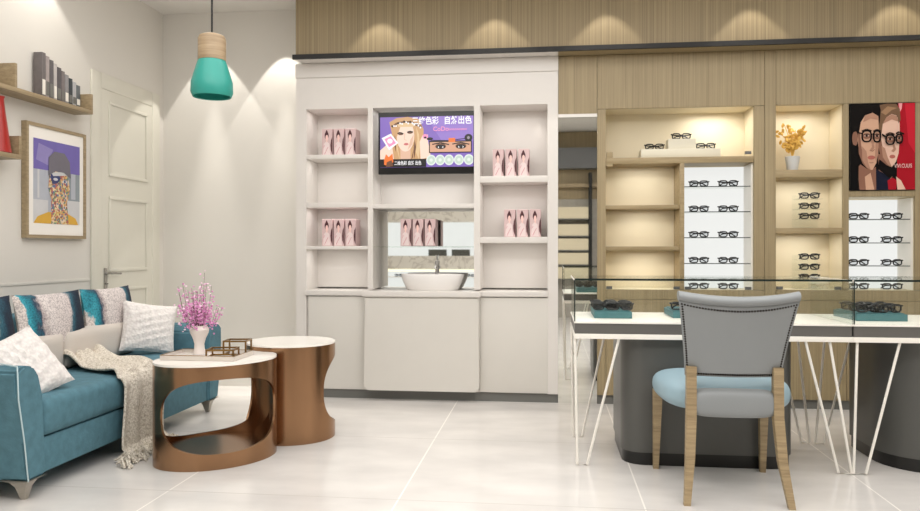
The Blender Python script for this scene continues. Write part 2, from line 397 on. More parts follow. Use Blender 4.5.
# oak panelling of the back wall (holes for the niches), front at Y 5.88
pw = MB(M['wood'])
def pan(x0, z0, x1, z1): pw.box((x0+.0015, 5.88, z0+.0015), (x1-.0015, 5.905, z1-.0015))
pan(.079, 2.26, .379, 2.715)
pan(.379, .07, .447, 2.295); pan(.379, 2.295, 1.63, 2.715); pan(1.553, .895, 1.63, 2.295)
pan(.447, .82, 1.63, .895); pan(.447, .07, 1.04, .82); pan(1.04, .07, 1.63, .82)
pan(1.63, .07, 1.714, 2.715); pan(1.714, 2.295, 2.9, 2.715); pan(2.195, .90, 2.238, 2.295); pan(1.714, .82, 2.9, .90)
pan(2.238, 1.597, 2.702, 1.642); pan(2.702, .90, 2.9, 2.295); pan(1.714, .07, 2.22, .82); pan(2.22, .07, 2.9, .82)
pan(2.9, .07, 3.6, 2.715); pan(3.6, .07, XR, 2.715)
pw.box((2.238, 5.90, 1.642), (2.702, 5.915, 2.295))
bk = MB(M['blk'])
struct('wall_back_oak', pw)
kb = MB(M['kick']); kb.box((.379, 5.90, 0), (XR, 5.93, .07)); struct('baseboard_back', kb)

# ------------------------------------------------------------------ mirror strip
mt = thing('wall_mirror', 'tall narrow mirror between white cabinet and oak panelling', 'mirror', (.228, 5.9, 0))
MB(M['mirror']).box((.079, 5.893, .0), (.379, 5.903, 2.235)).build('mirror_glass', mt)
MB(M['cab']).box((.079, 5.87, 2.235), (.379, 5.903, 2.26)).build('top_rail', mt)

# ------------------------------------------------------------------ white built-in cabinet
Yc, Yk = 5.88, 6.18
wc = thing('display_cabinet', 'tall white built-in cabinet with open shelves and a basin recess', 'cabinet', (-.98, 6.03, 0))
cb = MB(M['cab'])
cb.box((-2.04, Yc, .07), (-1.955, YB, 2.715)); cb.box((-.004, Yc, .07), (.078, YB, 2.715))
cb.box((-1.443, Yc, .885), (-1.401, YB, 2.345)); cb.box((-.583, Yc, .885), (-.535, YB, 2.345))
cb.box((-1.955, Yc, 2.345), (-.004, YB, 2.715)); 
cb.box((-1.955, Yk, .885), (-1.443, YB, 2.345)); cb.box((-1.401, Yk, .885), (-.583, YB, 2.345)); cb.box((-.535, Yk, .885), (-.004, YB, 2.345))
cb.box((-2.045, Yc-.012, 2.60), (.08, Yc, 2.715), bev=.004)
cb.build('carcass', wc)
def shelf(x0, x1, z0, z1, y0=Yc+.004): MB(M['cab']).box((x0, y0, z0), (x1, Yk, z1), bev=.002).build('shelf', wc)
shelf(-1.955, -1.443, 1.942, 1.974); shelf(-1.955, -1.443, 1.545, 1.583); shelf(-1.955, -1.443, 1.205, 1.233)
shelf(-.535, -.004, 1.735, 1.785); shelf(-.535, -.004, 1.255, 1.303); shelf(-1.401, -.583, 1.535, 1.569)
MB(M['cabdoor']).box((-1.937, Yc-.004, .075), (-1.44, Yc+.02, .825), bev=.004).build('cabinet_door', wc)
MB(M['cabdoor']).box((-.535, Yc-.004, .075), (-.002, Yc+.02, .825), bev=.004).build('cabinet_door', wc)
cbb = MB(M['cab']); cbb.box((-1.955, Yc+.021, .07), (-.004, YB, .83)); cbb.build('base_box', wc)
kk = MB(M['kick']); kk.box((-2.03, Yc+.02, 0), (.078, YB, .069)); kk.build('plinth', wc)
ct = tag(MB(M['cab']).box((-1.965, Yc-.02, .832), (-.002, 6.175, .873), bev=.004).build('countertop', loc=(-.98, 6.0, .832)), 'white countertop slab running under the basin and open shelves', 'countertop')
# basin cabinet with rounded lower corners
pts = []
x0, x1, z0, z1, r = -1.458, -.535, .085, .828, .03
pts = [(x0, z1), (x0, z0+r)]+[(x0+r-r*cos(a), z0+r-r*sin(a)) for a in [k*pi/12 for k in range(1, 7)]]+[(x1-r+r*sin(a), z0+r-r*cos(a)) for a in [k*pi/12 for k in range(0, 7)]]+[(x1, z1)]
vc = MB(M['cabdoor']).prism(pts, 'y', Yc-.075, Yc-.006)
bmesh.ops.bevel(vc.bm, geom=[e for e in vc.bm.edges if all(abs(v.co.y-(Yc-.075)) < 1e-4 for v in e.verts)], offset=.012, segments=3, affect='EDGES')
va = tag(vc.build('basin_cupboard', loc=(-.996, 5.83, .085)), 'cream cupboard with rounded lower corners projecting below the basin', 'cupboard')
va2 = tag(MB(M['cab']).box((-1.47, Yc-.085, .829), (-.523, Yc-.021, .873), bev=.006).build('counter_nosing', loc=(-1, Yc-.05, .829)), 'raised white counter lip directly above the projecting cream cupboard', 'countertop')
# recess mirror
MB(M['mirror']).box((-1.401, 6.165, .874), (-.583, 6.179, 1.534)).build('recess_mirror', wc)

# niche spots and fill in the white cabinet
for x, z in ((-1.88, 2.31), (-1.88, 1.52), (-1.88, 1.19), (-.08, 2.31), (-.08, 1.72)):
    spot('niche_light', (x, 6.13, z+.02), .7, 60, blend=.8)
for x0_, x1_, z in ((-1.94, -1.46, 2.34), (-1.94, -1.46, 1.94), (-1.94, -1.46, 1.54), (-1.94, -1.46, 1.20), (-.53, 0, 2.34), (-.53, 0, 1.73), (-.53, 0, 1.25)):
    area('shelf_fill', ((x0_+x1_)/2, 5.96, z), (x1_-x0_)*.85, .1, .5, col=(1, .97, .93))  # added fill to brighten the open compartments
area('shelf_fill', (-.985, 6.05, 1.78), .7, .1, .5)  # added fill below the television
area('shelf_fill', (-.985, 6.10, 2.335), .76, .08, .9)  # added fill, lifts the dark gap behind the television

# ------------------------------------------------------------------ pink boxes
pk = [mat('pink_card', (208, 180, 180), .5), mat('pink_card_pale', (226, 208, 207), .5), mat('card_dark', (70, 22, 30), .5), mat('card_skin', (236, 198, 190), .5), mat('card_side', (196, 150, 154), .5), mat('card_rose', (196, 116, 130), .5)]
def pinkbox():
    rt = thing('gift_box', 'x', 'box', (0, 0, 0), local=True)
    MB(pk[0]).box((-.044, -.075, 0), (.044, .075, .220), bev=.002, seg=1).build('box_body', rt)
    f = Flat((-.043, -.075, .219), (.086, 0, 0), (0, 0, -.218), (0, -1, 0))
    f.rect(.03, .02, .97, .98, pk[0])
    f.poly([(.1, .98), (.2, .55), (.45, .45), (.7, .55), (.8, .98)], pk[1])
    f.ell(.45, .25, .2, .15, pk[2]); f.poly([(.35, .1), (.45, .03), (.55, .1), (.6, .25), (.4, .25)], pk[2])
    f.ell(.47, .33, .13, .11, pk[3]); f.rect(.42, .4, .53, .5, pk[3])
    f.poly([(1, .3), (.88, .42), (.82, .62), (.86, .8), (1, .95)], pk[2]); f.line([(.25, .95), (.5, .75), (.6, .68)], .04, pk[5]); f.line([(.15, .7), (.3, .6)], .03, pk[5])
    f.build('printed_front', rt)
    return rt
pb = pinkbox(); first = True
gs = [((-1.80, -1.702, -1.604), 1.974, 'on the upper left shelf of the white cabinet', 'pink boxes on the upper left shelf'),
      ((-1.80, -1.702, -1.604), 1.233, 'on the lower left shelf of the white cabinet', 'pink boxes on the lower left shelf'),
      ((-1.144, -1.045, -.946), 1.232, 'on the glass shelf above the basin', 'pink boxes above the basin'),
      ((-.395, -.293, -.191), 1.785, 'on the shelf right of the television', 'pink boxes on the upper right shelf'),
      ((-.303, -.201, -.099), 1.303, 'on the lower right shelf of the white cabinet', 'pink boxes on the lower right shelf')]
for xs, z, wh, g in gs:
    for x, nm in zip(xs, ('left', 'middle', 'right')):
        lb = f'{nm} pink gift box of three {wh}'
        if first: o = pb; o.location = (x, 6.02, z); o['label'] = lb; o['group'] = g; first = False
        else: o = dup(pb, (x, 6.02, z), (0, 0, 0), lb, g)
gsf = thing('glass_shelf', 'clear glass shelf across the recess above the white basin', 'shelf', (-1.0, 6.0, 1.2))
MB(M['glass']).box((-1.400, 5.90, 1.222), (-.584, 6.12, 1.23)).build('shelf_pane', gsf)
MB(M['glass']).box((-1.400, 5.898, 1.222), (-.584, 5.90, 1.23)).build('front_edge', gsf)

# ------------------------------------------------------------------ basin and faucet
ba = thing('wash_basin', 'white oval vessel basin on the counter below the mirror', 'basin', (-.925, 6.02, .873))
pr = [(.20, 0), (.215, .01), (.245, .07), (.262, .125), (.258, .132), (.248, .125), (.22, .06), (.12, .03), (.001, .028)]
MB(M['ceramic']).lathe(pr, (-.935, 6.015, .873), 48, sy=.5, cap=True).build('bowl', ba)
fc = thing('basin_faucet', 'chrome single-lever faucet standing behind the white basin', 'faucet', (-.92, 6.13, .873), local=False)
f_ = MB(M['tap']); f_.lathe([(.022, 0), (.022, .01), (.015, .015), (.015, .2), (.018, .21), (.018, .235), (.001, .24)], (-.92, 6.148, .874), 20); f_.tube([(-.92, 6.146, 1.06), (-.92, 6.10, 1.075), (-.92, 6.05, 1.06), (-.92, 6.045, 1.045)], .009); f_.build('spout', fc)
MB(M['tap']).tube([(-.92, 6.148, 1.112), (-.92, 6.135, 1.14), (-.92, 6.10, 1.155)], .005).build('lever', fc)

# ------------------------------------------------------------------ television
tv = thing('television', 'wall-mounted black television showing a purple cosmetics advertisement', 'television', (-.985, 5.95, 1.82))
tb = MB(M['tvblk']); tb.box((-1.368, 5.925, 1.812), (-.585, 5.965, 2.315), bev=.006); tb.build('housing', tv)
MB(M['kick']).box((-1.12, 5.965, 1.95), (-.86, 6.179, 2.15)).build('wall_bracket', tv)
E_ = {k: emi('screen_'+k, c, .78) for k, c in dict(purple=(132, 104, 186), purple2=(150, 122, 200), blonde=(206, 160, 112), blond2=(226, 192, 146), brown=(110, 72, 50), skin=(246, 216, 196), skin2=(226, 184, 158),
      white=(250, 248, 250), pink=(240, 150, 190), dark=(14, 10, 14), lip=(204, 112, 112), peach=(216, 164, 134), orange=(240, 120, 50), green=(196, 214, 200), green2=(226, 234, 226), grey=(150, 140, 150)).items()}
sx0, sx1, sz0, sz1 = -1.352, -.592, 1.868, 2.275
f = Flat((sx0, 5.925, sz1), (sx1-sx0, 0, 0), (0, 0, sz0-sz1), (0, -1, 0), .0003)
f.rect(0, 0, 1, 1, E_['purple']); f.poly([(.5, .0), (1, 0), (1, .5), (.7, .6)], E_['purple2'])
f.poly([(.10, .1), (.18, .02), (.3, .0), (.42, .05), (.47, .25), (.47, .5), (.5, .7), (.52, .85), (.08, .85), (.1, .6), (.13, .35)], E_['blonde'])
f.poly([(.14, .75), (.17, .4), (.22, .9)], E_['blond2']); f.poly([(.38, .3), (.44, .5), (.4, .85), (.36, .8)], E_['blond2']); f.poly([(.36, .55), (.39, .7), (.34, .85)], E_['brown'])
f.poly([(.0, .84), (.0, .66), (.07, .55), (.15, .6), (.2, .84)], E_['skin'])
f.rect(.22, .6, .33, .85, E_['skin2']); f.ell(.275, .38, .095, .31, E_['skin']); f.poly([(.2, .1), (.15, .3), (.13, .55), (.15, .84), (.21, .84), (.18, .62), (.182, .4), (.22, .2)], E_['blonde']); f.poly([(.16, .35), (.175, .5), (.17, .7), (.15, .5)], E_['brown']); f.poly([(.34, .12), (.37, .3), (.372, .5), (.35, .66), (.36, .85), (.5, .85), (.5, .7), (.46, .5), (.47, .3), (.43, .1)], E_['blonde']); f.poly([(.39, .2), (.405, .45), (.385, .7), (.42, .85), (.43, .6), (.42, .35)], E_['blond2']); f.poly([(.375, .45), (.39, .6), (.37, .84), (.36, .7)], E_['brown']); f.poly([(.45, .4), (.47, .6), (.46, .8), (.44, .6)], E_['brown']); f.poly([(.33, .45), (.365, .35), (.35, .55), (.3, .66)], E_['skin2']); f.poly([(.18, .12), (.28, .07), (.38, .14), (.36, .2), (.2, .2)], E_['blond2'])
f.line([(.13, .2), (.18, .13), (.26, .1), (.34, .11), (.4, .17), (.45, .2)], .02, E_['brown'])
for i in range(15): f.ell(.13+.022*i, .18-.09*sin(pi*i/14)+.02*(i % 3), .009, .02, E_['white' if i % 3 else 'dark'], 8)
f.ell(.225, .345, .028, .02, E_['brown'], 12); f.ell(.325, .32, .028, .02, E_['brown'], 12); f.line([(.19, .33), (.22, .31), (.255, .34)], .012, E_['dark']); f.line([(.295, .31), (.325, .29), (.36, .31)], .012, E_['dark']); f.line([(.27, .32), (.265, .45), (.29, .47)], .006, E_['skin2'])
f.ell(.285, .545, .026, .025, E_['lip'], 12)
f.poly([(.02, .42), (.12, .33), (.2, .52), (.1, .66)], E_['white']); f.poly([(.05, .44), (.12, .38), (.175, .52), (.1, .6)], E_['pink']); f.ell(.11, .48, .03, .05, E_['white'], 10)
f.poly([(.44, .85), (.43, .5), (.46, .38), (.52, .36), (.52, .5), (.55, .8)], E_['skin']); f.ell(.49, .40, .03, .05, E_['pink'], 10); f.ell(.49, .42, .015, .02, E_['dark'], 8)
f.rect(0, .84, .5, 1, E_['dark'])
f.rect(.53, .49, .985, .73, E_['dark']); f.rect(.54, .515, .975, .71, E_['peach'])
for cx in (.655, .87):
    f.ell(cx, .60, .058, .055, E_['brown'], 16); f.ell(cx, .61, .05, .042, E_['dark'], 16); f.ell(cx, .615, .03, .024, E_['white'], 14); f.ell(cx, .61, .02, .035, E_['dark'], 12); f.line([(cx-.09, .56), (cx, .53), (cx+.09, .57)], .012, E_['dark'])
f.line([(.55, .48), (.75, .49), (.93, .45)], .008, E_['dark']); f.ell(.95, .44, .042, .075, E_['dark'], 16); f.ell(.95, .44, .015, .03, E_['grey'], 10)
f.rect(.74, .44, .81, .52, E_['orange']); f.ell(.54, .45, .035, .03, E_['dark'], 10)
for cx in (.555, .65, .745, .85, .955): f.ell(cx, .87, .052, .105, E_['green2'], 20); f.ell(cx, .87, .040, .08, E_['green'], 18); f.ell(cx, .87, .018, .034, E_['green2'], 12)
f.poly([(.05, .86), (.07, .74), (.1, .8), (.14, .73), (.15, .9), (.1, .98), (.05, .95)], E_['orange']); f.poly([(.07, 1), (.08, .9), (.13, .86), (.15, .98)], E_['brown'])
scr = f.build('screen', tv)
def on_tv(x, y): return (sx0+(sx1-sx0)*x, 5.925-.025, sz1+(sz0-sz1)*y)
yk = (0, 0, 1)
text('lettering', '三维色彩', .068, E_['white'], on_tv(.35, .155), (1, 0, 0), yk, scr, sx=.80, bold=.0015)
text('lettering', '自然出色', .068, E_['white'], on_tv(.69, .155), (1, 0, 0), yk, scr, sx=.83, bold=.0015)
text('lettering', 'CoDo', .05, E_['pink'], on_tv(.575, .30), (1, 0, 0), yk, scr, bold=.0008)
text('lettering', 'ooooooooo', .03, E_['pink'], on_tv(.74, .29), (1, 0, 0), yk, scr, bold=.0004)
text('lettering', '二维色彩 自然 出色', .036, E_['white'], on_tv(.16, .955), (1, 0, 0), yk, scr, sx=.72, bold=.0006)

# ------------------------------------------------------------------ oak display niches
def niche(label, x0, x1, z0, z1, yb=6.16):
    t = thing('display_niche', label, 'shelving', ((x0+x1)/2, 5.95, z0)); mb = MB(M['niche']); e = .012; y0 = 5.906
    mb.box((x0-e, yb, z0-e), (x1+e, yb+.012, z1+e)); mb.box((x0-e, y0, z0-e), (x0, yb, z1+e)); mb.box((x1, y0, z0-e), (x1+e, yb, z1+e))
    mb.box((x0, y0, z0-e), (x1, yb, z0)); mb.box((x0, y0, z1), (x1, yb, z1+e)); mb.build('carcass', t); return t
def board(t, a, b, nm='shelf', m='divider', bev=.002): MB(M[m]).box(a, b, bev=bev).build(nm, t)
def clip(t, x, z, w=.045): MB(M['darkhdr']).box((x, 5.884, z), (x+w, 5.9, z+.022)).build('hinge', t)
nA = niche('wide oak niche left of the mirrored strip, with beige compartments and a lit column', .447, 1.553, .895, 2.295)
board(nA, (.447, 5.884, 1.868), (1.553, 6.159, 1.915)); board(nA, (1.007, 5.884, .896), (1.04, 6.159, 1.867), 'divider')
for z0, z1 in ((1.518, 1.548), (1.195, 1.228)): board(nA, (.447, 5.90, z0), (1.006, 6.159, z1))
nA['label'] = 'wide oak wall niche with beige compartments left of a glowing eyewear column'
MB(M['lit']).box((1.041, 6.135, .897), (1.552, 6.158, 1.86)).build('light_panel', nA)
MB(M['white']).box((1.541, 5.91, .897), (1.552, 6.134, 1.86)).build('white_side', nA)
def gshelf(t, x0, x1, z):
    MB(M['glass']).box((x0, 5.93, z-.006), (x1, 6.13, z)).build('glass_shelf', t); MB(M['glassedge']).box((x0, 5.927, z-.006), (x1, 5.93, z)).build('shelf_edge', t)
rowsA = [1.692, 1.497, 1.298, 1.098]
for z in rowsA: gshelf(nA, 1.041, 1.54, z)
for x, z in ((.45, .897), (.96, .897), (1.045, .897), (1.49, .897)): clip(nA, x, z)
clip(nA, 1.49, 1.93); 
MB(M['divider']).box((.45, 5.886, 1.85), (.50, 5.9, 1.96)).build('hinge', nA)
nB = niche('narrow oak niche with a yellow plant and stacked eyeglasses', 1.714, 2.195, .90, 2.295)
board(nB, (1.714, 5.884, 1.748), (2.195, 6.159, 1.806)); board(nB, (1.714, 5.884, 1.325), (2.195, 6.159, 1.366))
clip(nB, 1.72, .902); clip(nB, 2.14, .902)
nC = niche('white glowing niche with eyewear on glass shelves below the poster', 2.238, 2.702, .90, 1.597)
MB(M['lit']).box((2.239, 6.135, .902), (2.701, 6.158, 1.59)).build('light_panel', nC)
MB(M['white']).box((2.69, 5.91, .902), (2.701, 6.134, 1.59)).build('white_side', nC)
rowsC = [1.433, 1.256, 1.083]
for z in rowsC: gshelf(nC, 2.239, 2.689, z)
for x, z, p in ((1.48, 2.27, 2.2), (.95, 1.85, 1.0), (.95, 1.50, 1.0), (.95, 1.17, 1.0), (2.13, 2.27, 1.3), (2.13, 1.73, 1.2), (2.13, 1.31, 1.2)):
    spot('niche_light', (x+.02, 6.11, z+.015), p*.35, 60, blend=.8, col=(1, .95, .85))
    area('niche_fill', (x-.2, 6.0, z+.01), .3, .1, p*.6, col=(1, .97, .92))  # added fill, brightens the beige niche interior

# ------------------------------------------------------------------ eyeglasses
def eyeglasses(w=.150, h=.048):
    rt = thing('eyeglasses', 'x', 'eyeglasses', (0, 0, 0), local=True); r = .005
    fr = MB(M['frame'])
    for s_ in (-1, 1):
        P = []
        for k in range(20):
            a = 2*pi*k/20; q = .6
            P.append((s_*w*.255+w*.2*math.copysign(abs(cos(a))**q, cos(a)), 0, h*.5+h*.42*math.copysign(abs(sin(a))**q, sin(a))))
        fr.tube(P, r, closed=True, n=6)
        fr.tube([(s_*w*.45, 0, h*.72), (s_*w*.5, 0, h*.8), (s_*w*.5, .008, h*.8)], r*1.1, n=6)
    fr.tube([(-w*.065, 0, h*.62), (0, -.001, h*.7), (w*.065, 0, h*.62)], r, n=6); fr.build('frame_front', rt)
    for s_ in (-1, 1):
        MB(M['frame']).tube([(s_*w*.5, .008, h*.8), (s_*w*.46, .03+.006*s_, h*.78), (-s_*w*.22, .036+.006*s_, h*.55), (-s_*w*.42, .036+.006*s_, h*.12)], r*.95, n=6).build('temple', rt)
        MB(M['lens']).box((s_*w*.255-w*.185, -.0005, h*.12), (s_*w*.255+w*.185, .0005, h*.88), bev=.0).build('lens', rt)
    return rt
EG = eyeglasses(); used = [False]
def eg(loc, rot, label, group):
    if not used[0]:
        used[0] = True; EG.location = loc; EG.rotation_euler = rot; EG['label'] = label; EG['group'] = group; return EG
    return dup(EG, loc, rot, label, group)
ordn = ['top', 'second', 'third', 'fourth', 'bottom']
for i, z in enumerate(rowsA+[.897]):
    for x, sd in ((1.165, 'left'), (1.385, 'right')):
        eg((x, 5.97, z+.0005), (0, 0, 0), f'{sd} black eyeglasses on the {ordn[i]} tier of the glowing column behind the chair', 'eyeglasses in the left glowing column')
ordc = ['top', 'second', 'third', 'bottom']
for i, z in enumerate(rowsC+[.902]):
    for x, sd in ((2.34, 'left'), (2.58, 'right')):
        eg((x, 5.97, z+.0005), (0, 0, 0), f'{sd} black eyeglasses on the {ordc[i]} tier of the glowing niche under the poster', 'eyeglasses in the right glowing niche')
# risers with eyeglasses in the top compartment
ri = thing('display_riser', 'pale stepped riser carrying three eyeglasses in the wide niche', 'stand', (1.01, 5.98, 1.915))
MB(M['riser']).box((.72, 5.93, 1.916), (1.32, 6.08, 1.985), bev=.002).build('lower_step', ri)
MB(M['riser']).box((.93, 5.95, 1.986), (1.14, 6.08, 2.065), bev=.002).build('upper_step', ri)
eg((1.035, 5.99, 2.066), (0, 0, 0), 'black eyeglasses on the raised centre step of the riser', 'eyeglasses on the riser')
eg((.83, 5.99, 1.9865), (0, 0, 0), 'black eyeglasses on the left end of the riser', 'eyeglasses on the riser')
eg((1.22, 5.99, 1.9865), (0, 0, 0), 'black eyeglasses on the right end of the riser', 'eyeglasses on the riser')
for zb, wh in ((1.366, 'middle compartment below the yellow plant'), (.90, 'lowest compartment of the narrow niche')):
    st = thing('acrylic_stand', f'clear acrylic eyeglass stand in the {wh}', 'stand', (1.985, 6.0, zb))
    off = .07
    zs = [zb+off, zb+off+.078, zb+off+.156]
    MB(M['glass']).box((1.89, 6.07, zb+.001), (2.08, 6.076, zb+.26)).build('back_plate', st)
    MB(M['glass']).box((1.89, 5.94, zb+.001), (2.08, 6.07, zb+.006)).build('foot', st)
    for z, nm in zip(zs, ('bottom', 'middle', 'top')):
        MB(M['glass']).box((1.89, 5.95, z-.004), (2.08, 6.069, z)).build('ledge', st)
        eg((1.985, 5.97, z+.0005), (0, 0, 0), f'{nm} black eyeglasses of three stacked in the {wh}', 'stacked eyeglasses in the '+wh)

# ------------------------------------------------------------------ yellow plant
pl = thing('potted_plant', 'small plant with golden yellow leaves in a pale grey pot', 'plant', (1.87, 6.0, 1.806))
MB(M['pot']).lathe([(.035, 0), (.037, .0), (.055, .11), (.052, .112), (.045, .1)], (1.87, 6.0, 1.807), 24).build('pot', pl)
lv = MB(M['yellow']); sm = MB(M['yellow'])
for k in range(15):
    a = random.uniform(0, 2*pi); t = random.uniform(.0, .14); hh = random.uniform(.12, .31); top = Vector((1.87+t*cos(a), 6.0+t*.6*sin(a), 1.93+hh*(1-.35*t/.14)))
    sm.tube([(1.87, 6.0, 1.905), (1.87+.3*t*cos(a), 6+.2*t*sin(a), 1.93+hh*.4), top], .0025, n=5)
    for j in range(7):
        q = Vector((1.87, 6.0, 1.93)).lerp(top, random.uniform(.35, 1.05))+Vector((random.uniform(-.03, .03), random.uniform(-.02, .02), random.uniform(-.015, .015)))
        lv.ico(q, .02, sub=1, sc=(1.1, .25, .55), rot=Matrix.Rotation(random.uniform(0, pi), 4, 'Y') @ Matrix.Rotation(random.uniform(-.6, .6), 4, 'Z'))
lv.build('leaves', pl); sm.build('stems', pl)

# ------------------------------------------------------------------ poster with two faces
po = thing('wall_poster', 'poster of two people in black glasses against a red ground', 'poster', (2.47, 5.88, 1.642))
MB(M['blk']).box((2.242, 5.868, 1.646), (2.698, 5.899, 2.291)).build('backing', po)
P_ = {k: mat('print_'+k, c, .6, spec=.1) for k, c in dict(bg=(12, 8, 8), red=(158, 22, 36), red2=(186, 34, 50), pinkish=(226, 150, 156), skin=(196, 156, 132), skins=(132, 94, 78), skinm=(166, 126, 106), skin2=(214, 178, 160), hair=(14, 10, 9), hair2=(112, 86, 66), hair3=(150, 118, 90),
      lip=(168, 98, 88), navy=(22, 26, 44), white=(226, 196, 192), eye=(176, 150, 140), lens=(150, 122, 108), black=(10, 9, 10), brow=(46, 32, 26)).items()}
f = Flat((2.244, 5.868, 2.289), (.452, 0, 0), (0, 0, -.641), (0, -1, 0), .0003)
q = lambda L: [((x-46)/338, (y-45)/442) for x, y in L]
f.rect(0, 0, 1, 1, P_['bg']); f.poly(q([(295, 45), (384, 45), (384, 487), (330, 487), (290, 420)]), P_['red']); f.poly(q([(330, 45), (384, 45), (384, 300), (350, 250)]), P_['red2']); f.poly(q([(298, 45), (318, 45), (314, 75), (305, 90)]), P_['pinkish'])
# second person (right)
f.poly(q([(190, 300), (240, 330), (270, 400), (250, 487), (200, 487)]), P_['skins']); f.poly(q([(178, 380), (250, 420), (275, 487), (176, 487)]), P_['navy'])
f.poly(q([(240, 440), (268, 425), (290, 440), (285, 487), (245, 487)]), P_['red']); f.poly(q([(285, 420), (310, 440), (335, 487), (292, 487)]), P_['skin2'])
f.poly(q([(205, 120), (230, 90), (280, 95), (303, 140), (304, 210), (298, 300), (284, 345), (262, 372), (235, 360), (205, 320), (192, 260), (192, 180)]), P_['skin2'])
f.poly(q([(192, 190), (200, 190), (212, 260), (240, 345), (262, 372), (235, 362), (205, 322), (190, 260)]), P_['skins'])
f.poly(q([(190, 190), (188, 100), (200, 52), (240, 46), (285, 48), (304, 75), (308, 130), (298, 150), (290, 110), (262, 100), (235, 115), (215, 150), (208, 200)]), P_['hair2']); f.poly(q([(205, 90), (240, 60), (290, 70), (262, 80), (230, 105)]), P_['hair3'])
f.ell(*q([(265, 318)])[0], .045, .022, P_['lip'], 14); f.poly(q([(208, 262), (226, 275), (240, 320), (262, 372), (240, 358), (215, 320)]), P_['skinm']); f.poly(q([(262, 230), (270, 232), (284, 282), (272, 296), (258, 290), (270, 278)]), P_['skinm']); f.poly(q([(215, 150), (235, 115), (262, 102), (288, 112), (296, 140), (262, 128), (235, 140)]), P_['skinm'])
f.poly(q([(196, 330), (235, 362), (262, 374), (284, 346), (284, 400), (250, 430), (215, 400), (190, 380)]), P_['bg'])
# first person (left)
f.poly(q([(88, 350), (140, 385), (178, 370), (180, 487), (86, 487)]), P_['skins']); f.poly(q([(46, 340), (80, 360), (92, 487), (46, 487)]), P_['black']); f.poly(q([(120, 420), (150, 400), (170, 487), (125, 487)]), P_['skin'])
f.ell(*q([(68, 222)])[0], .045, .09, P_['skins'], 16)
f.poly(q([(90, 130), (120, 105), (160, 92), (190, 110), (194, 200), (190, 300), (180, 350), (160, 385), (140, 385), (110, 350), (90, 300), (82, 230)]), P_['skin'])
f.poly(q([(82, 190), (92, 190), (104, 280), (130, 350), (150, 384), (138, 385), (108, 352), (88, 300)]), P_['skins'])
f.poly(q([(46, 220), (46, 45), (195, 45), (203, 80), (196, 150), (188, 108), (160, 96), (120, 106), (98, 140), (88, 200), (76, 185), (60, 190)]), P_['hair'])
f.poly(q([(46, 240), (60, 255), (78, 262), (86, 310), (100, 350), (46, 420)]), P_['bg'])
f.poly(q([(104, 262), (128, 290), (136, 345), (150, 384), (128, 372), (106, 335)]), P_['skinm']); f.poly(q([(176, 250), (192, 240), (190, 300), (180, 350), (172, 320)]), P_['skinm'])
f.poly(q([(120, 105), (160, 92), (190, 110), (192, 130), (150, 122), (110, 140)]), P_['skinm']); f.poly(q([(150, 200), (158, 200), (170, 272), (158, 288), (144, 284), (156, 268)]), P_['skinm']); f.line(q([(144, 286), (160, 290), (170, 280)]), .01, P_['skins'])
f.line(q([(134, 322), (153, 318), (172, 322)]), .008, P_['skins']); f.poly(q([(138, 345), (168, 345), (160, 352), (146, 352)]), P_['skinm']); f.ell(*q([(153, 322)])[0], .06, .024, P_['lip'], 14)
for cx, cy, rx, ry in ((128, 212, 28, 32), (182, 214, 22, 32), (250, 232, 26, 28), (297, 228, 20, 26)):
    (x, y), = q([(cx, cy)]); f.ell(x, y-.002, rx/338*.8, .034, P_['skins'], 14); f.ell(x, y-.005, rx/338*.5, .012, P_['eye'], 12); f.ell(x, y-.005, .02, .015, P_['brow'], 10); f.line([(x-rx/338*.5, y-.018), (x, y-.024), (x+rx/338*.5, y-.018)], .01, P_['brow']); f.line([(x-rx/338*.9, y-.058), (x, y-.078), (x+rx/338*.9, y-.058)], .026, P_['brow'])
    f.ring(x, y, rx/338, ry/442, .024, P_['black'], p=2.6)
f.line(q([(156, 205), (162, 200), (166, 205)]), .02, P_['black']); f.line(q([(78, 192), (102, 200)]), .02, P_['black']); f.line(q([(206, 205), (226, 218)]), .03, P_['black']); f.line(q([(274, 222), (280, 218)]), .02, P_['black'])
f.line(q([(300, 200), (322, 205)]), .025, P_['black'])
pr_ = f.build('printed_sheet', po)
text('lettering', 'VIVI.CUUIS', .042, P_['white'], (2.244+.452*.66, 5.868-.022, 2.289-.641*.75), (1, 0, 0), (0, 0, 1), pr_, sx=.62)

# ------------------------------------------------------------------ display desks
def desk(x0, x1, label, legs, fs):
    t = thing('display_desk', label, 'desk', ((x0+x1)/2, 4.52, 0), group='white and grey display desks')
    MB(M['white']).box((x0, 4.18, .793), (x1, 4.86, .803), bev=.002).build('tabletop', t)
    MB(M['greyd']).box((x0+.004, 4.186, .736), (x1-.004, 4.854, .7925)).build('drawer_box', t)
    MB(M['white']).box((x0, 4.18, .708), (x1, 4.86, .7355), bev=.002).build('bottom_frame', t)
    for fx0, fx1, y, tops in legs:
        mb = MB(M['white']); mb.tube([(tops[0], y, .71), (fx0, y, .006), (fx1, y, .006), (tops[1], y, .71)], .0075, n=8); mb.build('leg', t)
    return t
desk(.144, 1.612, 'nearer white-topped display desk with the grey chair drawn up to it',
     [(.163, .216, 4.2, (.150, .39)), (.163, .216, 4.83, (.150, .37)), (1.545, 1.612, 4.2, (1.376, 1.50)), (1.56, 1.606, 4.83, (1.40, 1.53))], 0)
desk(1.613, 3.1, 'white-topped display desk cut off by the right edge',
     [(1.622, 1.684, 4.2, (1.640, 1.855)), (1.64, 1.69, 4.83, (1.70, 1.86)), (2.98, 3.05, 4.2, (2.85, 3.03)), (2.98, 3.05, 4.83, (2.85, 3.03))], 0)
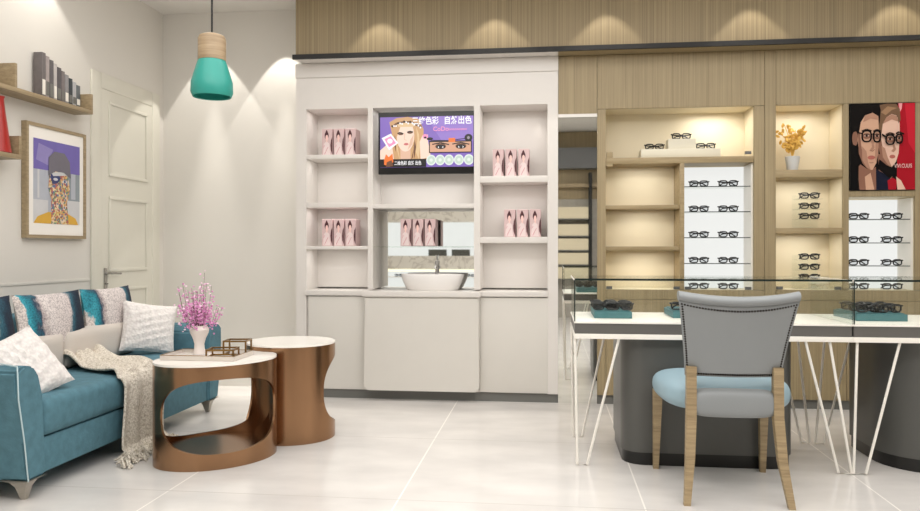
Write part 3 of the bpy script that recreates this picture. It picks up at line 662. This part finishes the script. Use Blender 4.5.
def rrect(x0, x1, y0, y1, rf, n=8):
    P = []; b = .04
    for cx, cy, a0, r in ((x1-b, y1-b, 0, b), (x0+b, y1-b, 90, b), (x0+rf, y0+rf, 180, rf), (x1-rf, y0+rf, 270, rf)):
        for k in range(n+1): a = R(a0+90*k/n); P.append((cx+r*cos(a), cy+r*sin(a)))
    return P
def pedestal(x0, x1, r, label):
    t = thing('desk_pedestal', label, 'pedestal', ((x0+x1)/2, 4.6, 0), group='dark desk pedestals')
    MB(M['ped']).prism(rrect(x0, x1, 4.24, 4.85, r), 'z', .071, .707).build('body', t)
    MB(M['pedk']).prism(rrect(x0+.008, x1-.008, 4.248, 4.842, r), 'z', 0, .07).build('plinth', t)
pedestal(.412, 1.345, .12, 'dark grey rounded pedestal under the desk behind the chair')
pedestal(1.835, 2.95, .27, 'dark grey rounded pedestal at the right edge of the picture')
def gcase(x0, x1, label):
    t = thing('glass_case', label, 'glass case', ((x0+x1)/2, 4.52, .803), group='glass cases on the desks'); z0, z1 = .8035, 1.033; y0, y1 = 4.185, 4.85; g = .006
    for nm, a, b in (('front_pane', (x0, y0, z0), (x1, y0+g, z1)), ('back_pane', (x0, y1-g, z0), (x1, y1, z1)), ('side_pane', (x0, y0+g, z0), (x0+g, y1-g, z1)), ('side_pane', (x1-g, y0+g, z0), (x1, y1-g, z1)), ('top_pane', (x0, y0, z1), (x1, y1, z1+g))):
        MB(M['glass']).box(a, b).build(nm, t)
    e = MB(M['glassedge']); e.box((x0-.001, y0-.003, z1-.002), (x1+.001, y0, z1+g+.003)); e.box((x0-.004, y0-.003, z0), (x0+.002, y0+.002, z1)); e.box((x1, y0-.003, z0), (x1+.0015, y0, z1)); e.build('dark_edge', t)
    e = MB(M['white']); e.box((x0-.0025, y0+.003, z1-.004), (x0, y1, z1+g)); e.build('side_edge', t)
gcase(.148, 1.608, 'long glass case on the nearer desk, behind the grey chair')
gcase(1.6195, 3.09, 'long glass case on the desk at the right edge')
def tray(x, y, w_, d_, label, n, where):
    t = thing('eyewear_tray', label, 'tray', (x, y, .804), group='teal trays in the glass cases')
    MB(M['teal']).box((x-w_/2, y-d_/2, .804), (x+w_/2, y+d_/2, .842), bev=.002).build('base', t)
    MB(M['teal']).box((x-w_/2+.012, y-d_/2+.012, .842), (x+w_/2-.012, y+d_/2-.012, .848)).build('pad', t)
    k = 0
    nm = ['front left', 'front right', 'middle left', 'middle right', 'back left', 'back right', 'loose upper', 'loose back']
    for r in range(3):
        for c in range(2):
            eg((x+(c-.5)*w_*.40, y-d_/2+.035+r*d_*.3, .849), (0, 0, R(random.uniform(-16, 16))), f'{nm[k]} dark eyeglasses on the teal tray {where}', 'eyeglasses on the teal tray '+where); k += 1
            if k >= n: return
tray(.375, 4.56, .215, .34, 'left teal tray of eyeglasses inside the nearer glass case', 6, 'at the left end of the glass case')
tray(.83, 4.62, .215, .34, 'teal tray half hidden by the grey chair back', 2, 'hidden behind the chair back')
tray(1.845, 4.56, .27, .34, 'teal tray of eyeglasses in the right-hand glass case', 6, 'in the right glass case')

# ------------------------------------------------------------------ chair
ch = thing('dining_chair', 'grey-backed chair with nailhead trim, blue seat and oak legs, seen from behind', 'chair', (.885, 3.93, 0), R(0), local=True)
def seat_fn(hw_f, hw_b, yf, yb, z0, z1):
    def fn(u, v):
        a = 2*pi*u; b = -pi/2+pi*v
        q = .42; cx = math.copysign(abs(cos(a))**q, cos(a)); cy = math.copysign(abs(sin(a))**q, sin(a)); rr = abs(cos(b))**.35; zz = math.copysign(abs(sin(b))**.8, sin(b))
        y = (yf+yb)/2+(yf-yb)/2*cy*rr; tt = (y-yb)/(yf-yb); hw = hw_b+(hw_f-hw_b)*max(0, min(1, tt))+.02*sin(pi*max(0, min(1, tt)))
        dome = .02*(1-rr*abs(cx)) if b > 0 else 0
        return (hw*cx*rr, y, (z0+z1)/2+(z1-z0)/2*zz)
    return fn
MB(M['chairblue']).grid(seat_fn(.324, .288, .31, -.20, .405, .565), 64, 20, cu=True).build('seat', ch)
MB(M['chairgrey']).grid(seat_fn(.205, .20, -.12, -.262, .395, .53), 48, 16, cu=True).build('seat_rear_panel', ch)
def back_fn(u, v):
    s_ = 2*u-1; hw = .217+.048*v**1.3; z = .600+.352*v + .018*s_*s_*v*v; y = -.225-.10*v-.02*v*v+.045*s_*s_
    return (hw*s_, y, z)
def back_surf(dy):
    def fn(u, v):
        x, y, z = back_fn(u, v); return (x, y+dy, z)
    return fn
b1 = MB(M['chairgrey']).grid(back_fn, 24, 18); ob = b1.build('backrest', ch, fix=False); solid(ob, .05, 0)
def roll(u, v):
    s_ = 2*u-1; x, y, z = back_fn(u, 1); a = 2*pi*v
    return (x*1.03, y-.006+.036*cos(a), z+.008+.024*sin(a)+.006*s_*s_)
rl = MB(M['chairgrey']).grid(roll, 24, 16)
bmesh.ops.remove_doubles(rl.bm, verts=rl.bm.verts, dist=1e-5)
for ed in [0]: bmesh.ops.holes_fill(rl.bm, edges=[e for e in rl.bm.edges if e.is_boundary])
rl.build('top_roll', ch)
nb = MB(M['stud'])
def stud(u, v):
    x, y, z = back_fn(u, v); nb.ico((x, y-.026, z), .0062, sub=1)
for k in range(41): stud(k/40, .0+.012); stud(.006+k/40*.988, .94-.045*(1-(2*k/40-1)**2))
for k in range(1, 29): stud(.008, k/29*.94); stud(.992, k/29*.94)
nb.build('nailhead_trim', ch)
for s_ in (-1, 1):
    lm = MB(M['chairleg']); lm.bar((s_*.200, -.232, .64), (s_*.201, -.235, .40), .046, .04); lm.bar((s_*.201, -.235, .40), (s_*.212, -.265, .2), .046, .045, None, .042, .038); lm.bar((s_*.212, -.265, .2), (s_*.236, -.325, 0), .042, .038, None, .030, .030); lm.build('leg', ch)
    lm = MB(M['chairleg']); lm.bar((s_*.278-.012, .24, .44), (s_*.282-.015, .265, 0), .05, .045, None, .028, .03); lm.build('leg', ch)

# ------------------------------------------------------------------ sofa
so = thing('sofa', 'teal velvet sofa with cream back cushions along the left wall', 'sofa', (-2.92, 4.3, 0))
MB(M['sofa']).box((-3.37, 3.30, .10), (-2.47, 5.30, .276), bev=.015).build('base', so)
for y0, y1 in ((3.388, 4.29), (4.295, 5.17)):
    MB(M['sofa']).box((-3.2, y0, .277), (-2.45, y1, .468), bev=.055, seg=5).build('seat_cushion', so)
MB(M['sofa']).box((-3.39, 3.25, .27), (-3.2, 5.33, .80), bev=.03, seg=3).build('back_frame', so)
def arm(y0, y1, sgn):
    # gently flared arm: outline in the y/z plane, swept along x
    P = [(y0, .10), (y1, .10), (y1, .52), (y1+.01*sgn, .60), ((y0+y1)/2+.05*-1*0+.01*sgn, .655), (y0-.0, .62)]
    return P
am = MB(M['sofa']); am.prism([(3.27, .10), (3.405, .10), (3.38, .50), (3.35, .60), (3.315, .64), (3.25, .655), (3.19, .63), (3.20, .5), (3.24, .3)], 'x', -3.38, -2.45)
bmesh.ops.bevel(am.bm, geom=[e for e in am.bm.edges], offset=.012, segments=2, affect='EDGES'); am.build('arm', so)
am = MB(M['sofa']); am.prism([(5.175, .10), (5.32, .10), (5.35, .3), (5.37, .5), (5.38, .62), (5.33, .655), (5.22, .645), (5.18, .60), (5.175, .50)], 'x', -3.38, -2.45)
bmesh.ops.bevel(am.bm, geom=[e for e in am.bm.edges], offset=.012, segments=2, affect='EDGES'); am.build('arm', so)
MB(M['pipe']).tube([(-2.447, 3.268, .10), (-2.445, 3.238, .3), (-2.445, 3.20, .5), (-2.446, 3.195, .62), (-2.46, 3.21, .655), (-2.6, 3.25, .664)], .0033).build('piping', so)
for x, y in ((-2.52, 3.33), (-3.3, 3.33), (-2.52, 5.28), (-3.3, 5.28)):
    lg = MB(M['leg']); lg.bar((x, y, .10), (x, y, .085), .15, .13, None, .09, .08); lg.bar((x, y, .085), (x+.006, y-.004, .06), .09, .08, None, .055, .05); lg.bar((x+.006, y-.004, .06), (x+.012, y-.008, 0), .055, .05, None, .024, .024); lg.build('leg', so)
def pillow(mb, w_, h_, t_, n=22, noise=0.0, pinch=.07):
    rnd = random.Random(3)
    def f3(sg):
        def fn(u, v):
            a, b = 2*u-1, 2*v-1; e = max(0, (1-a*a)*(1-b*b))**.42
            nz = noise*(sin(a*17+b*5)+sin(b*21-a*7))*e*.5
            return (w_/2*a*(1-pinch*(1-b*b)*abs(a)), h_/2*b*(1-pinch*(1-a*a)*abs(b)), sg*(t_/2*e+nz))
        return fn
    mb.grid(f3(1), n, n); mb.grid(f3(-1), n, n); bmesh.ops.remove_doubles(mb.bm, verts=mb.bm.verts, dist=1e-4); return mb
def cushion(name, label, m, w_, h_, t_, loc, rot, noise=0, group=None, n=22, cat='pillow'):
    o = pillow(MB(m), w_, h_, t_, n, noise).build(name); o.location = loc; o.rotation_euler = rot
    return tag(o, label, cat, group)
for y in (3.86, 4.66):
    bc = MB(M['cream']).box((-3.2, y-.40, .465), (-2.93, y+.395, .70), bev=.06, seg=4); bc.build('back_cushion', so)
# printed cushions: local x runs along the sofa, local y up, local z away from the wall
def lean(yaw=0, tilt=0, roll_=0):
    return (Matrix.Rotation(R(90)+yaw, 4, 'Z') @ Matrix.Rotation(R(90)-tilt, 4, 'X') @ Matrix.Rotation(roll_, 4, 'Z')).to_euler()
cushion('throw_pillow', 'printed white and teal pillow at the far end, below the door handle', pillow_print('print_a', 1), .58, .36, .13, (-3.03, 4.86, .765), lean(0, R(10), R(0)), group='printed pillows along the sofa back')
cushion('throw_pillow', 'printed white and teal pillow in the middle of the sofa back', pillow_print('print_b', 4), .62, .36, .13, (-3.02, 4.24, .765), lean(0, R(10), R(0)), group='printed pillows along the sofa back')
cushion('throw_pillow', 'printed pillow with navy edge cut off by the left picture edge', pillow_print('print_c', 7), .60, .36, .13, (-3.02, 3.62, .765), lean(0, R(10), 0), group='printed pillows along the sofa back')
cushion('throw_pillow', 'white ruffled pillow leaning on the near sofa arm', M['ruffle'], .38, .34, .15, (-2.68, 3.55, .60), lean(R(-28), R(34), R(-68)), .012, 'white ruffled pillows on the sofa')
cushion('throw_pillow', 'white ruffled pillow leaning on the far sofa arm', M['ruffle'], .38, .36, .14, (-2.80, 4.97, .65), lean(R(-40), R(16), R(-10)), .010, 'white ruffled pillows on the sofa')

# knitted throw over the seat front
tw = thing('throw_blanket', 'beige knitted throw hanging over the seat edge to the floor', 'blanket', (-2.6, 4.3, .4))
path = [(-3.0, .50), (-2.9, .515), (-2.78, .485), (-2.6, .482), (-2.50, .480), (-2.455, .46), (-2.435, .42), (-2.43, .3), (-2.43, .15), (-2.425, .06), (-2.39, .022), (-2.33, .02)]
def throw_fn(u, v):
    k = u*(len(path)-1); i = min(int(k), len(path)-2); t = k-i; x = path[i][0]*(1-t)+path[i+1][0]*t; z = path[i][1]*(1-t)+path[i+1][1]*t
    wd = .34+.06*u; yc = 4.22+.24*max(0, 1-u/.45)
    y = yc+(v-.5)*wd*1.15+.012*sin(u*14)
    wv = .010*(1+sin(v*19+u*3)); x += wv*(1 if u > .45 else .2); z += (.012*(1+sin(v*15+u*20))+.03*max(0, 1-u*6)*(1+sin(v*25))) if u < .45 else 0
    return (x, y, z+.004)
o = MB(M['throw']).grid(throw_fn, 60, 30).build('knit', tw, fix=False); solid(o, .012, 1)
fg = MB(M['throw'])
for k in range(56):
    y = 3.86+.56*k/55; x = random.uniform(-2.42, -2.34); a = random.uniform(-.9, .5)
    for j in range(2):
        L = random.uniform(.04, .10); fg.tube([(x, y, .02), (x+L*.5+random.uniform(0, .02), y+L*.4*a, .03+random.uniform(0, .03)), (x+L, y+L*a, .008)], .006, n=5)
tag(fg.build('fringe', tw), kind='stuff')

# ------------------------------------------------------------------ coffee tables (bronze shells with cut-outs, white tops)
def coffee(cx, cy, a, b, ang, H, holes, label):
    t = thing('coffee_table', label, 'table', (cx, cy, 0), group='bronze nesting coffee tables')
    ca, sa = cos(R(ang)), sin(R(ang))
    def P(phi, f=1.0):
        x, y = a*f*cos(R(phi)), b*f*sin(R(phi)); return cx+x*ca-y*sa, cy+x*sa+y*ca
    zlo, zhi = .085, H-.085; zc, hz = (zlo+zhi)/2, (zhi-zlo)/2
    angs = set(float(k) for k in range(-180, 180, 3))
    for c, hw in holes:
        angs = {q_ for q_ in angs if not any(abs((q_-c+180) % 360-180) < hw+1.5 for _ in [0])}
    for c, hw in holes:
        for k in range(-16, 17): angs.add(((c+hw*sin(pi/2*k/16)+180) % 360)-180)
    L = sorted(angs); mb = MB(M['bronze'])
    def cut(phi):
        for c, hw in holes:
            d = abs((phi-c+180) % 360-180)/hw
            if d <= 1.0001:
                e = hz*max(0, 1-min(1, d)**2.4)**(1/2.4); return zc-e, zc+e
        return zc, zc
    n = len(L); cols = []
    for phi in L:
        x, y = P(phi); lo, hi = cut(phi)
        zs = [0, lo*.33, lo*.66, lo]; z2 = [hi, hi+(H-.012-hi)*.5, H-.012]
        cols.append(([mb.bm.verts.new((x, y, z)) for z in zs], [mb.bm.verts.new((x, y, z)) for z in z2]))
    for k in range(n):
        A, B = cols[k], cols[(k+1) % n]
        for q_ in (0, 1):
            for j in range(len(A[q_])-1): mb.bm.faces.new((A[q_][j], B[q_][j], B[q_][j+1], A[q_][j+1]))
    bmesh.ops.remove_doubles(mb.bm, verts=mb.bm.verts, dist=2e-4)
    o = mb.build('shell', t, fix=False); solid(o, .012, -1); es = o.modifiers.new('es', 'EDGE_SPLIT'); es.split_angle = R(40)
    top = MB(M['marble']); top.prism([P(phi, 1.0) for phi in range(-180, 180, 5)], 'z', H-.012, H); top.build('tabletop', t)
    bs = MB(M['bronze']); bs.prism([P(phi, .955) for phi in range(-180, 180, 5)], 'z', .06, .075); bs.build('bottom_plate', t)
    return t
coffee(-1.912, 4.135, .352, .275, 46.7, .575, [(-100, 66), (90, 62)], 'lower bronze coffee table with a round opening, carrying the tray and vase')
coffee(-1.655, 4.665, .285, .270, 0, .612, [(32, 58), (-142, 46)], 'taller bronze coffee table with a bare white top')

# tray, vase, wire frames on the lower table
tr = thing('serving_tray', 'rectangular cream tray with bronze rim on the lower coffee table', 'tray', (-1.965, 4.13, .576), R(0), local=True)
tb = MB(M['marble']); tb.box((-.215, -.13, 0), (.215, .13, .008)); tb.build('tray_base', tr)
rm = MB(M['cream']); rm.box((-.22, -.136, 0), (.22, -.13, .026)); rm.box((-.22, .13, 0), (.22, .136, .026)); rm.box((-.22, -.13, 0), (-.215, .13, .026)); rm.box((.215, -.13, 0), (.22, .13, .026)); rm.build('rim', tr)
ed_ = MB(M['gold']); ed_.tube([(-.22, -.136, .028), (.22, -.136, .028), (.22, .136, .028), (-.22, .136, .028)], .002, closed=True, n=6); ed_.build('bronze_edge', tr)
vs = thing('flower_vase', 'white faceted vase of pink blossom twigs on the tray', 'vase', (-2.03, 4.22, .585))
VB = (-2.05, 4.2, .585)
MB(M['vase']).lathe([(.036, 0), (.036, .012), (.030, .03), (.028, .06), (.036, .09), (.052, .125), (.056, .145), (.044, .165), (.046, .17), (.038, .165), (.02, .12)], VB, 14).build('vase_body', vs)
tww = MB(M['stem']); fl = MB(M['pinkfl'], M['pinkfl2'])
for k in range(40):
    a = random.uniform(0, 2*pi); sp = random.uniform(.0, .17)**1; hh = random.uniform(.10, .28)-.35*max(0, sp-.12)
    if k == 0: sp, hh = .03, .33
    top = Vector((VB[0]+sp*cos(a), VB[1]+sp*.8*sin(a), VB[2]+.15+hh)); bot = Vector((VB[0], VB[1], VB[2]+.13)); mid = bot.lerp(top, .5)+Vector((sp*.25*cos(a), sp*.25*sin(a), -.01))
    tww.tube([bot, mid, top], .0013, n=4)
    for j in range(13):
        t = random.uniform(.3, 1.05); q = (mid.lerp(top, (t-.5)*2) if t > .5 else bot.lerp(mid, t*2))+Vector([random.gauss(0, .010) for _ in range(3)])
        mm = M['pinkfl2'] if (t > .8 and random.random() < .6) else None
        fl.ico(q, random.uniform(.004, .0085), mm, sub=1, sc=(1, .6, 1), rot=Matrix.Rotation(random.uniform(0, pi), 4, 'X'))
for k in range(330):
    q = Vector((VB[0]-.01+random.gauss(0, .05), VB[1]+random.gauss(0, .045), VB[2]+.235+random.gauss(0, .045)))
    fl.ico(q, random.uniform(.005, .009), M['pinkfl2'] if random.random() < .25 else None, sub=1, sc=(1, .6, 1), rot=Matrix.Rotation(random.uniform(0, pi), 4, 'X'))
tww.build('twigs', vs); fl.build('blossom', vs)
def wirebox(name, loc, rz, lx, ly, lz, label):
    t = MB(M['gold']); r = .0045
    for x in (-lx/2, lx/2):
        for y in (-ly/2, ly/2): t.box((x-r, y-r, 0), (x+r, y+r, lz))
    for z in (r, lz-r):
        for y in (-ly/2, ly/2): t.box((-lx/2, y-r, z-r), (lx/2, y+r, z+r))
        for x in (-lx/2, lx/2): t.box((x-r, -ly/2, z-r), (x+r, ly/2, z+r))
    o = t.build(name); o.location = loc; o.rotation_euler = (0, 0, rz); return tag(o, label, 'ornament', 'open gold wire boxes on the tray')
wirebox('wire_box', (-1.86, 4.10, .585), R(10), .15, .13, .05, 'low front gold wire box ornament on the tray')
wirebox('wire_box', (-1.825, 4.225, .585), R(6), .13, .11, .085, 'taller gold wire box ornament at the right tray end')

# ------------------------------------------------------------------ pendant lamp
pn = thing('pendant_lamp', 'teal pendant lamp with wooden cap on a black cord', 'lamp', (-1.972, 4.2, ZC)); c = (-1.972, 4.2, 0)
MB(M['blk']).tube([(c[0], c[1], 2.465), (c[0], c[1], ZC-.02)], .006).build('cord', pn)
MB(M['blk']).lathe([(.05, 0), (.05, .02)], (c[0], c[1], ZC-.0205)).build('ceiling_rose', pn)
MB(M['lampwood']).lathe([(.080, 2.318), (.080, 2.445), (.072, 2.463), (.05, 2.473), (.02, 2.473)], c, 32).build('wooden_cap', pn)
MB(M['lampteal']).lathe([(.070, 2.29), (.108, 2.19), (.112, 2.135), (.104, 2.108), (.110, 2.104), (.121, 2.13), (.119, 2.19), (.084, 2.305), (.078, 2.318)], c, 40).build('lamp_shade', pn)
MB(M['lampteal']).lathe([(.012, 2.29), (.03, 2.25), (.04, 2.2), (.03, 2.16), (.005, 2.15)], c, 20).build('bulb', pn)

# ------------------------------------------------------------------ wall shelves, books, vase, framed art
def wshelf(y0, y1, z0, label, end_near=True):
    t = thing('wall_shelf', label, 'shelf', (XL, (y0+y1)/2, z0)); x1 = XL+.145
    MB(M['oakh']).box((XL, y0, z0), (x1, y1, z0+.028), bev=.001).build('board', t)
    MB(M['oakh']).box((XL, y1-.022, z0+.0285), (x1, y1, z0+.145), bev=.001).build('end_upright', t)
    if end_near: MB(M['oakh']).box((XL, y0, z0+.0285), (x1, y0+.022, z0+.145), bev=.001).build('end_upright', t)
    return t
u = wshelf(3.2, 5.035, 2.178, 'upper oak wall shelf with upright ends, carrying a row of books', False)
MB(M['oakh']).box((XL, 4.24, 2.2065), (XL+.145, 4.262, 2.355), bev=.001).build('middle_upright', u)
wshelf(3.2, 4.30, 1.765, 'lower oak wall shelf at the left picture edge, below the book shelf', False)
bcs = [((112, 106, 106), 'dusky grey'), ((160, 150, 148), 'warm grey'), ((96, 92, 95), 'slate'), ((186, 180, 178), 'pale grey'), ((84, 80, 84), 'dark grey'), ((120, 112, 112), 'mid grey'), ((140, 138, 140), 'silver grey'), ((52, 60, 66), 'blue black'), ((176, 176, 178), 'light grey'), ((98, 104, 108), 'steel grey')]
y = 4.585
for i, (c3, nm) in enumerate(bcs):
    th = [.040, .038, .042, .036, .045, .038, .042, .042, .042, .045][i]; h_ = .31-.0155*i
    bm_ = mat('book_'+nm.replace(' ', '_'), c3, .5, var=.25, vscale=25)
    bt = thing('book', f'{nm} book standing on the upper shelf, {["tallest, nearest the camera","second from the near end","third from the near end","fourth from the near end","fifth from the near end","sixth from the near end","fourth from the far end","third from the far end","second from the far end","shortest, nearest the upright end"][i]}', 'book', (XL+.07, y+th/2, 2.2065), group='books on the upper wall shelf')
    MB(bm_).box((XL+.012, y, 2.2065), (XL+.075, y+th-.002, 2.2065+h_), bev=.003).build('cover', bt)
    MB(M['white']).box((XL+.016, y+.005, 2.2065+h_), (XL+.070, y+th-.007, 2.2065+h_+.001)).build('pages', bt)
    MB(M['white'] if i % 3 == 0 else M['kick']).box((XL+.075, y+.004, 2.2065+.03), (XL+.0756, y+th-.006, 2.2065+h_*.42)).build('spine_label', bt)
    y += th
rv = thing('red_vase', 'red flared vase on the lower oak shelf at the left edge', 'vase', (XL+.075, 4.2, 1.794))
MB(M['red']).lathe([(.068, 0), (.072, .004), (.052, .15), (.036, .27), (.03, .33), (.036, .345), (.03, .345), (.02, .3)], (XL+.078, 4.185, 1.7935), 32).build('vase_body', rv)

pf = thing('framed_picture', 'oak-framed colourful mosaic portrait hung on the left wall', 'picture', (XL, 4.83, 1.28))
X0 = XL; fy0, fy1, fz0, fz1 = 4.485, 5.115, 1.28, 2.045
fr = MB(M['oakh']); t_ = .022; x1 = XL+.04
fr.box((X0+.002, fy0, fz0), (x1, fy1, fz0+t_)); fr.box((X0+.002, fy0, fz1-t_), (x1, fy1, fz1)); fr.box((X0+.002, fy0, fz0+t_), (x1, fy0+t_, fz1-t_)); fr.box((X0+.002, fy1-t_, fz0+t_), (x1, fy1, fz1-t_)); fr.build('frame', pf)
MB(M['marble']).box((X0+.002, fy0+t_, fz0+t_), (x1-.010, fy1-t_, fz1-t_)).build('mount', pf)
A_ = {k: mat('art_'+k, c, .6, var=.1, vscale=14) for k, c in dict(purple=(112, 100, 172), lav=(142, 132, 186), grey=(178, 182, 192), pale=(204, 204, 206), slate=(140, 150, 156), cap=(112, 108, 118), navy=(52, 60, 110), skin=(206, 170, 120), gold=(216, 168, 62), teal=(50, 110, 110)).items()}
def mosaic():
    m, nt, p = base('art_mosaic'); p.inputs['Roughness'].default_value = .6
    tc = nt.nodes.new('ShaderNodeTexCoord'); v = nt.nodes.new('ShaderNodeTexVoronoi'); v.inputs['Scale'].default_value = 75; nt.links.new(tc.outputs['Object'], v.inputs['Vector'])
    s3 = nt.nodes.new('ShaderNodeSeparateColor'); nt.links.new(v.outputs['Color'], s3.inputs[0]); cr = nt.nodes.new('ShaderNodeValToRGB'); cr.color_ramp.interpolation = 'CONSTANT'; e = cr.color_ramp.elements
    L = [(226, 206, 180), (206, 160, 96), (96, 112, 150), (178, 96, 90), (222, 190, 158), (110, 136, 116), (140, 92, 84), (214, 196, 130)]
    e[0].color = srgb(*L[0]); e[1].position = .12; e[1].color = srgb(*L[1])
    for i, c4 in enumerate(L[2:]): q = e.new(.25+.125*i); q.color = srgb(*c4)
    nt.links.new(s3.outputs[0], cr.inputs[0]); nt.links.new(cr.outputs[0], p.inputs['Base Color']); return m
A_['mos'] = mosaic()
f = Flat((x1-.010, 4.56, 1.945), (0, .49, 0), (0, 0, -.565), (1, 0, 0), .0003)
f.rect(0, 0, 1, 1, A_['pale']); f.rect(0, .33, .3, .72, A_['grey']); f.rect(.72, .33, 1, .7, A_['slate']); f.rect(.3, .33, .72, 1, A_['grey']); f.rect(.08, .36, .12, .7, A_['pale']); f.rect(.8, .36, .9, .68, A_['grey'])
f.rect(0, 0, 1, .36, A_['purple']); f.poly([(.1, .05), (.4, .1), (.3, .3), (.05, .25)], A_['lav'])
f.poly([(0, 1), (.08, .92), (.3, .86), (.7, .86), (.9, .92), (.96, 1)], A_['gold'])
f.poly([(.36, 1), (.36, .72), (.7, .7), (.74, 1)], A_['mos'])
f.poly([(.32, .40), (.5, .34), (.72, .40), (.77, .55), (.72, .70), (.6, .78), (.45, .78), (.36, .7), (.3, .58)], A_['mos'])
f.poly([(.34, .40), (.5, .37), (.56, .44), (.5, .5), (.38, .52)], A_['navy']); f.poly([(.36, .38), (.62, .35), (.7, .39), (.4, .42)], A_['pale']); f.ell(.45, .455, .05, .018, A_['pale'], 12); f.ell(.65, .47, .05, .02, A_['pale'], 12); f.ell(.65, .47, .02, .018, A_['navy'], 10); f.line([(.56, .46), (.6, .6), (.54, .615)], .02, A_['skin']); f.ell(.54, .68, .07, .018, A_['skin'], 12)
f.poly([(.3, .42), (.3, .2), (.42, .12), (.64, .12), (.76, .22), (.78, .42), (.62, .36), (.44, .36)], A_['cap'])
f.build('artwork', pf)

# ------------------------------------------------------------------ what the mirrors show behind the camera
rd = thing('mirrored_display', 'glowing display wall seen in the basin mirror', 'display', (-2.1, YF+.2, 0)); yb = YF
rb = MB(M['bmarble']); rb.box((-3.3, yb, 1.72), (-1.1, yb+.1, 1.95)); rb.box((-3.3, yb, .84), (-1.1, yb+.1, 1.09)); rb.build('marble_surround', rd)
MB(M['lit']).box((-3.3, yb, 1.09), (-1.1, yb+.05, 1.72)).build('light_panel', rd)
MB(emi('warm_strip', (255, 240, 200), 1.3)).box((-3.3, yb, .80), (-1.1, yb+.06, .84)).build('light_strip', rd)
MB(M['lit']).box((-3.3, yb, .48), (-1.1, yb+.05, .80)).build('lower_panel', rd)
MB(M['bmarble']).box((-3.3, yb, .0), (-1.1, yb+.1, .48)).build('base', rd)
for x, nm in ((-2.06, 'left'), (-1.62, 'right')):
    tt = thing('storage_box', f'{nm} dark box on the ledge reflected in the basin mirror', 'box', (x, yb+.2, 1.09), group='dark boxes reflected in the basin mirror')
    MB(M['tray_dark']).box((x-.17, yb+.052, 1.0905), (x+.17, yb+.099, 1.21)).build('body', tt)
MB(M['marble']).box((-3.3, yb+.051, .685), (-1.1, yb+.16, .70)).build('lower_ledge', rd)
for x, nm in ((-2.80, 'left'), (-1.44, 'right')):
    eg((x, yb+.1, .7005), (0, 0, pi), f'{nm} eyeglasses reflected beside the white basin', 'eyeglasses reflected in the basin mirror')
sd = thing('mirrored_shelving', 'oak and glass shelving seen in the narrow mirror strip', 'shelving', (.8, YF+.2, 0))
sb = MB(M['wood']); sb.box((-.6, yb, 2.1), (2.2, yb+.06, 3.29)); sb.box((-.6, yb, 0), (-.4, yb+.06, 2.1)); sb.build('oak_panel', sd)
MB(M['darkhdr']).box((-.6, yb+.06, 2.62), (2.2, yb+.3, 2.98)).build('dark_header', sd)
MB(M['oakh']).box((-.6, yb+.061, 2.30), (2.2, yb+.2, 2.36)).build('ledge', sd)
sh = MB(M['stonebr']); sh.box((-.4, yb, 0), (2.2, yb+.05, 2.1)); sh.build('stone_back', sd)
for z in (1.75, 1.45, 1.2, .95, .7): MB(M['niche']).box((-.39, yb+.051, z), (.70, yb+.25, z+.2)).build('bay', sd); MB(M['kick']).box((-.39, yb+.051, z-.02), (.70, yb+.26, z-.001)).build('shelf', sd)
MB(M['blk']).box((.71, yb+.05, .3), (.76, yb+.28, 2.55)).build('post', sd)

for o in bpy.data.objects:
    if '_o' in o: del o['_o']
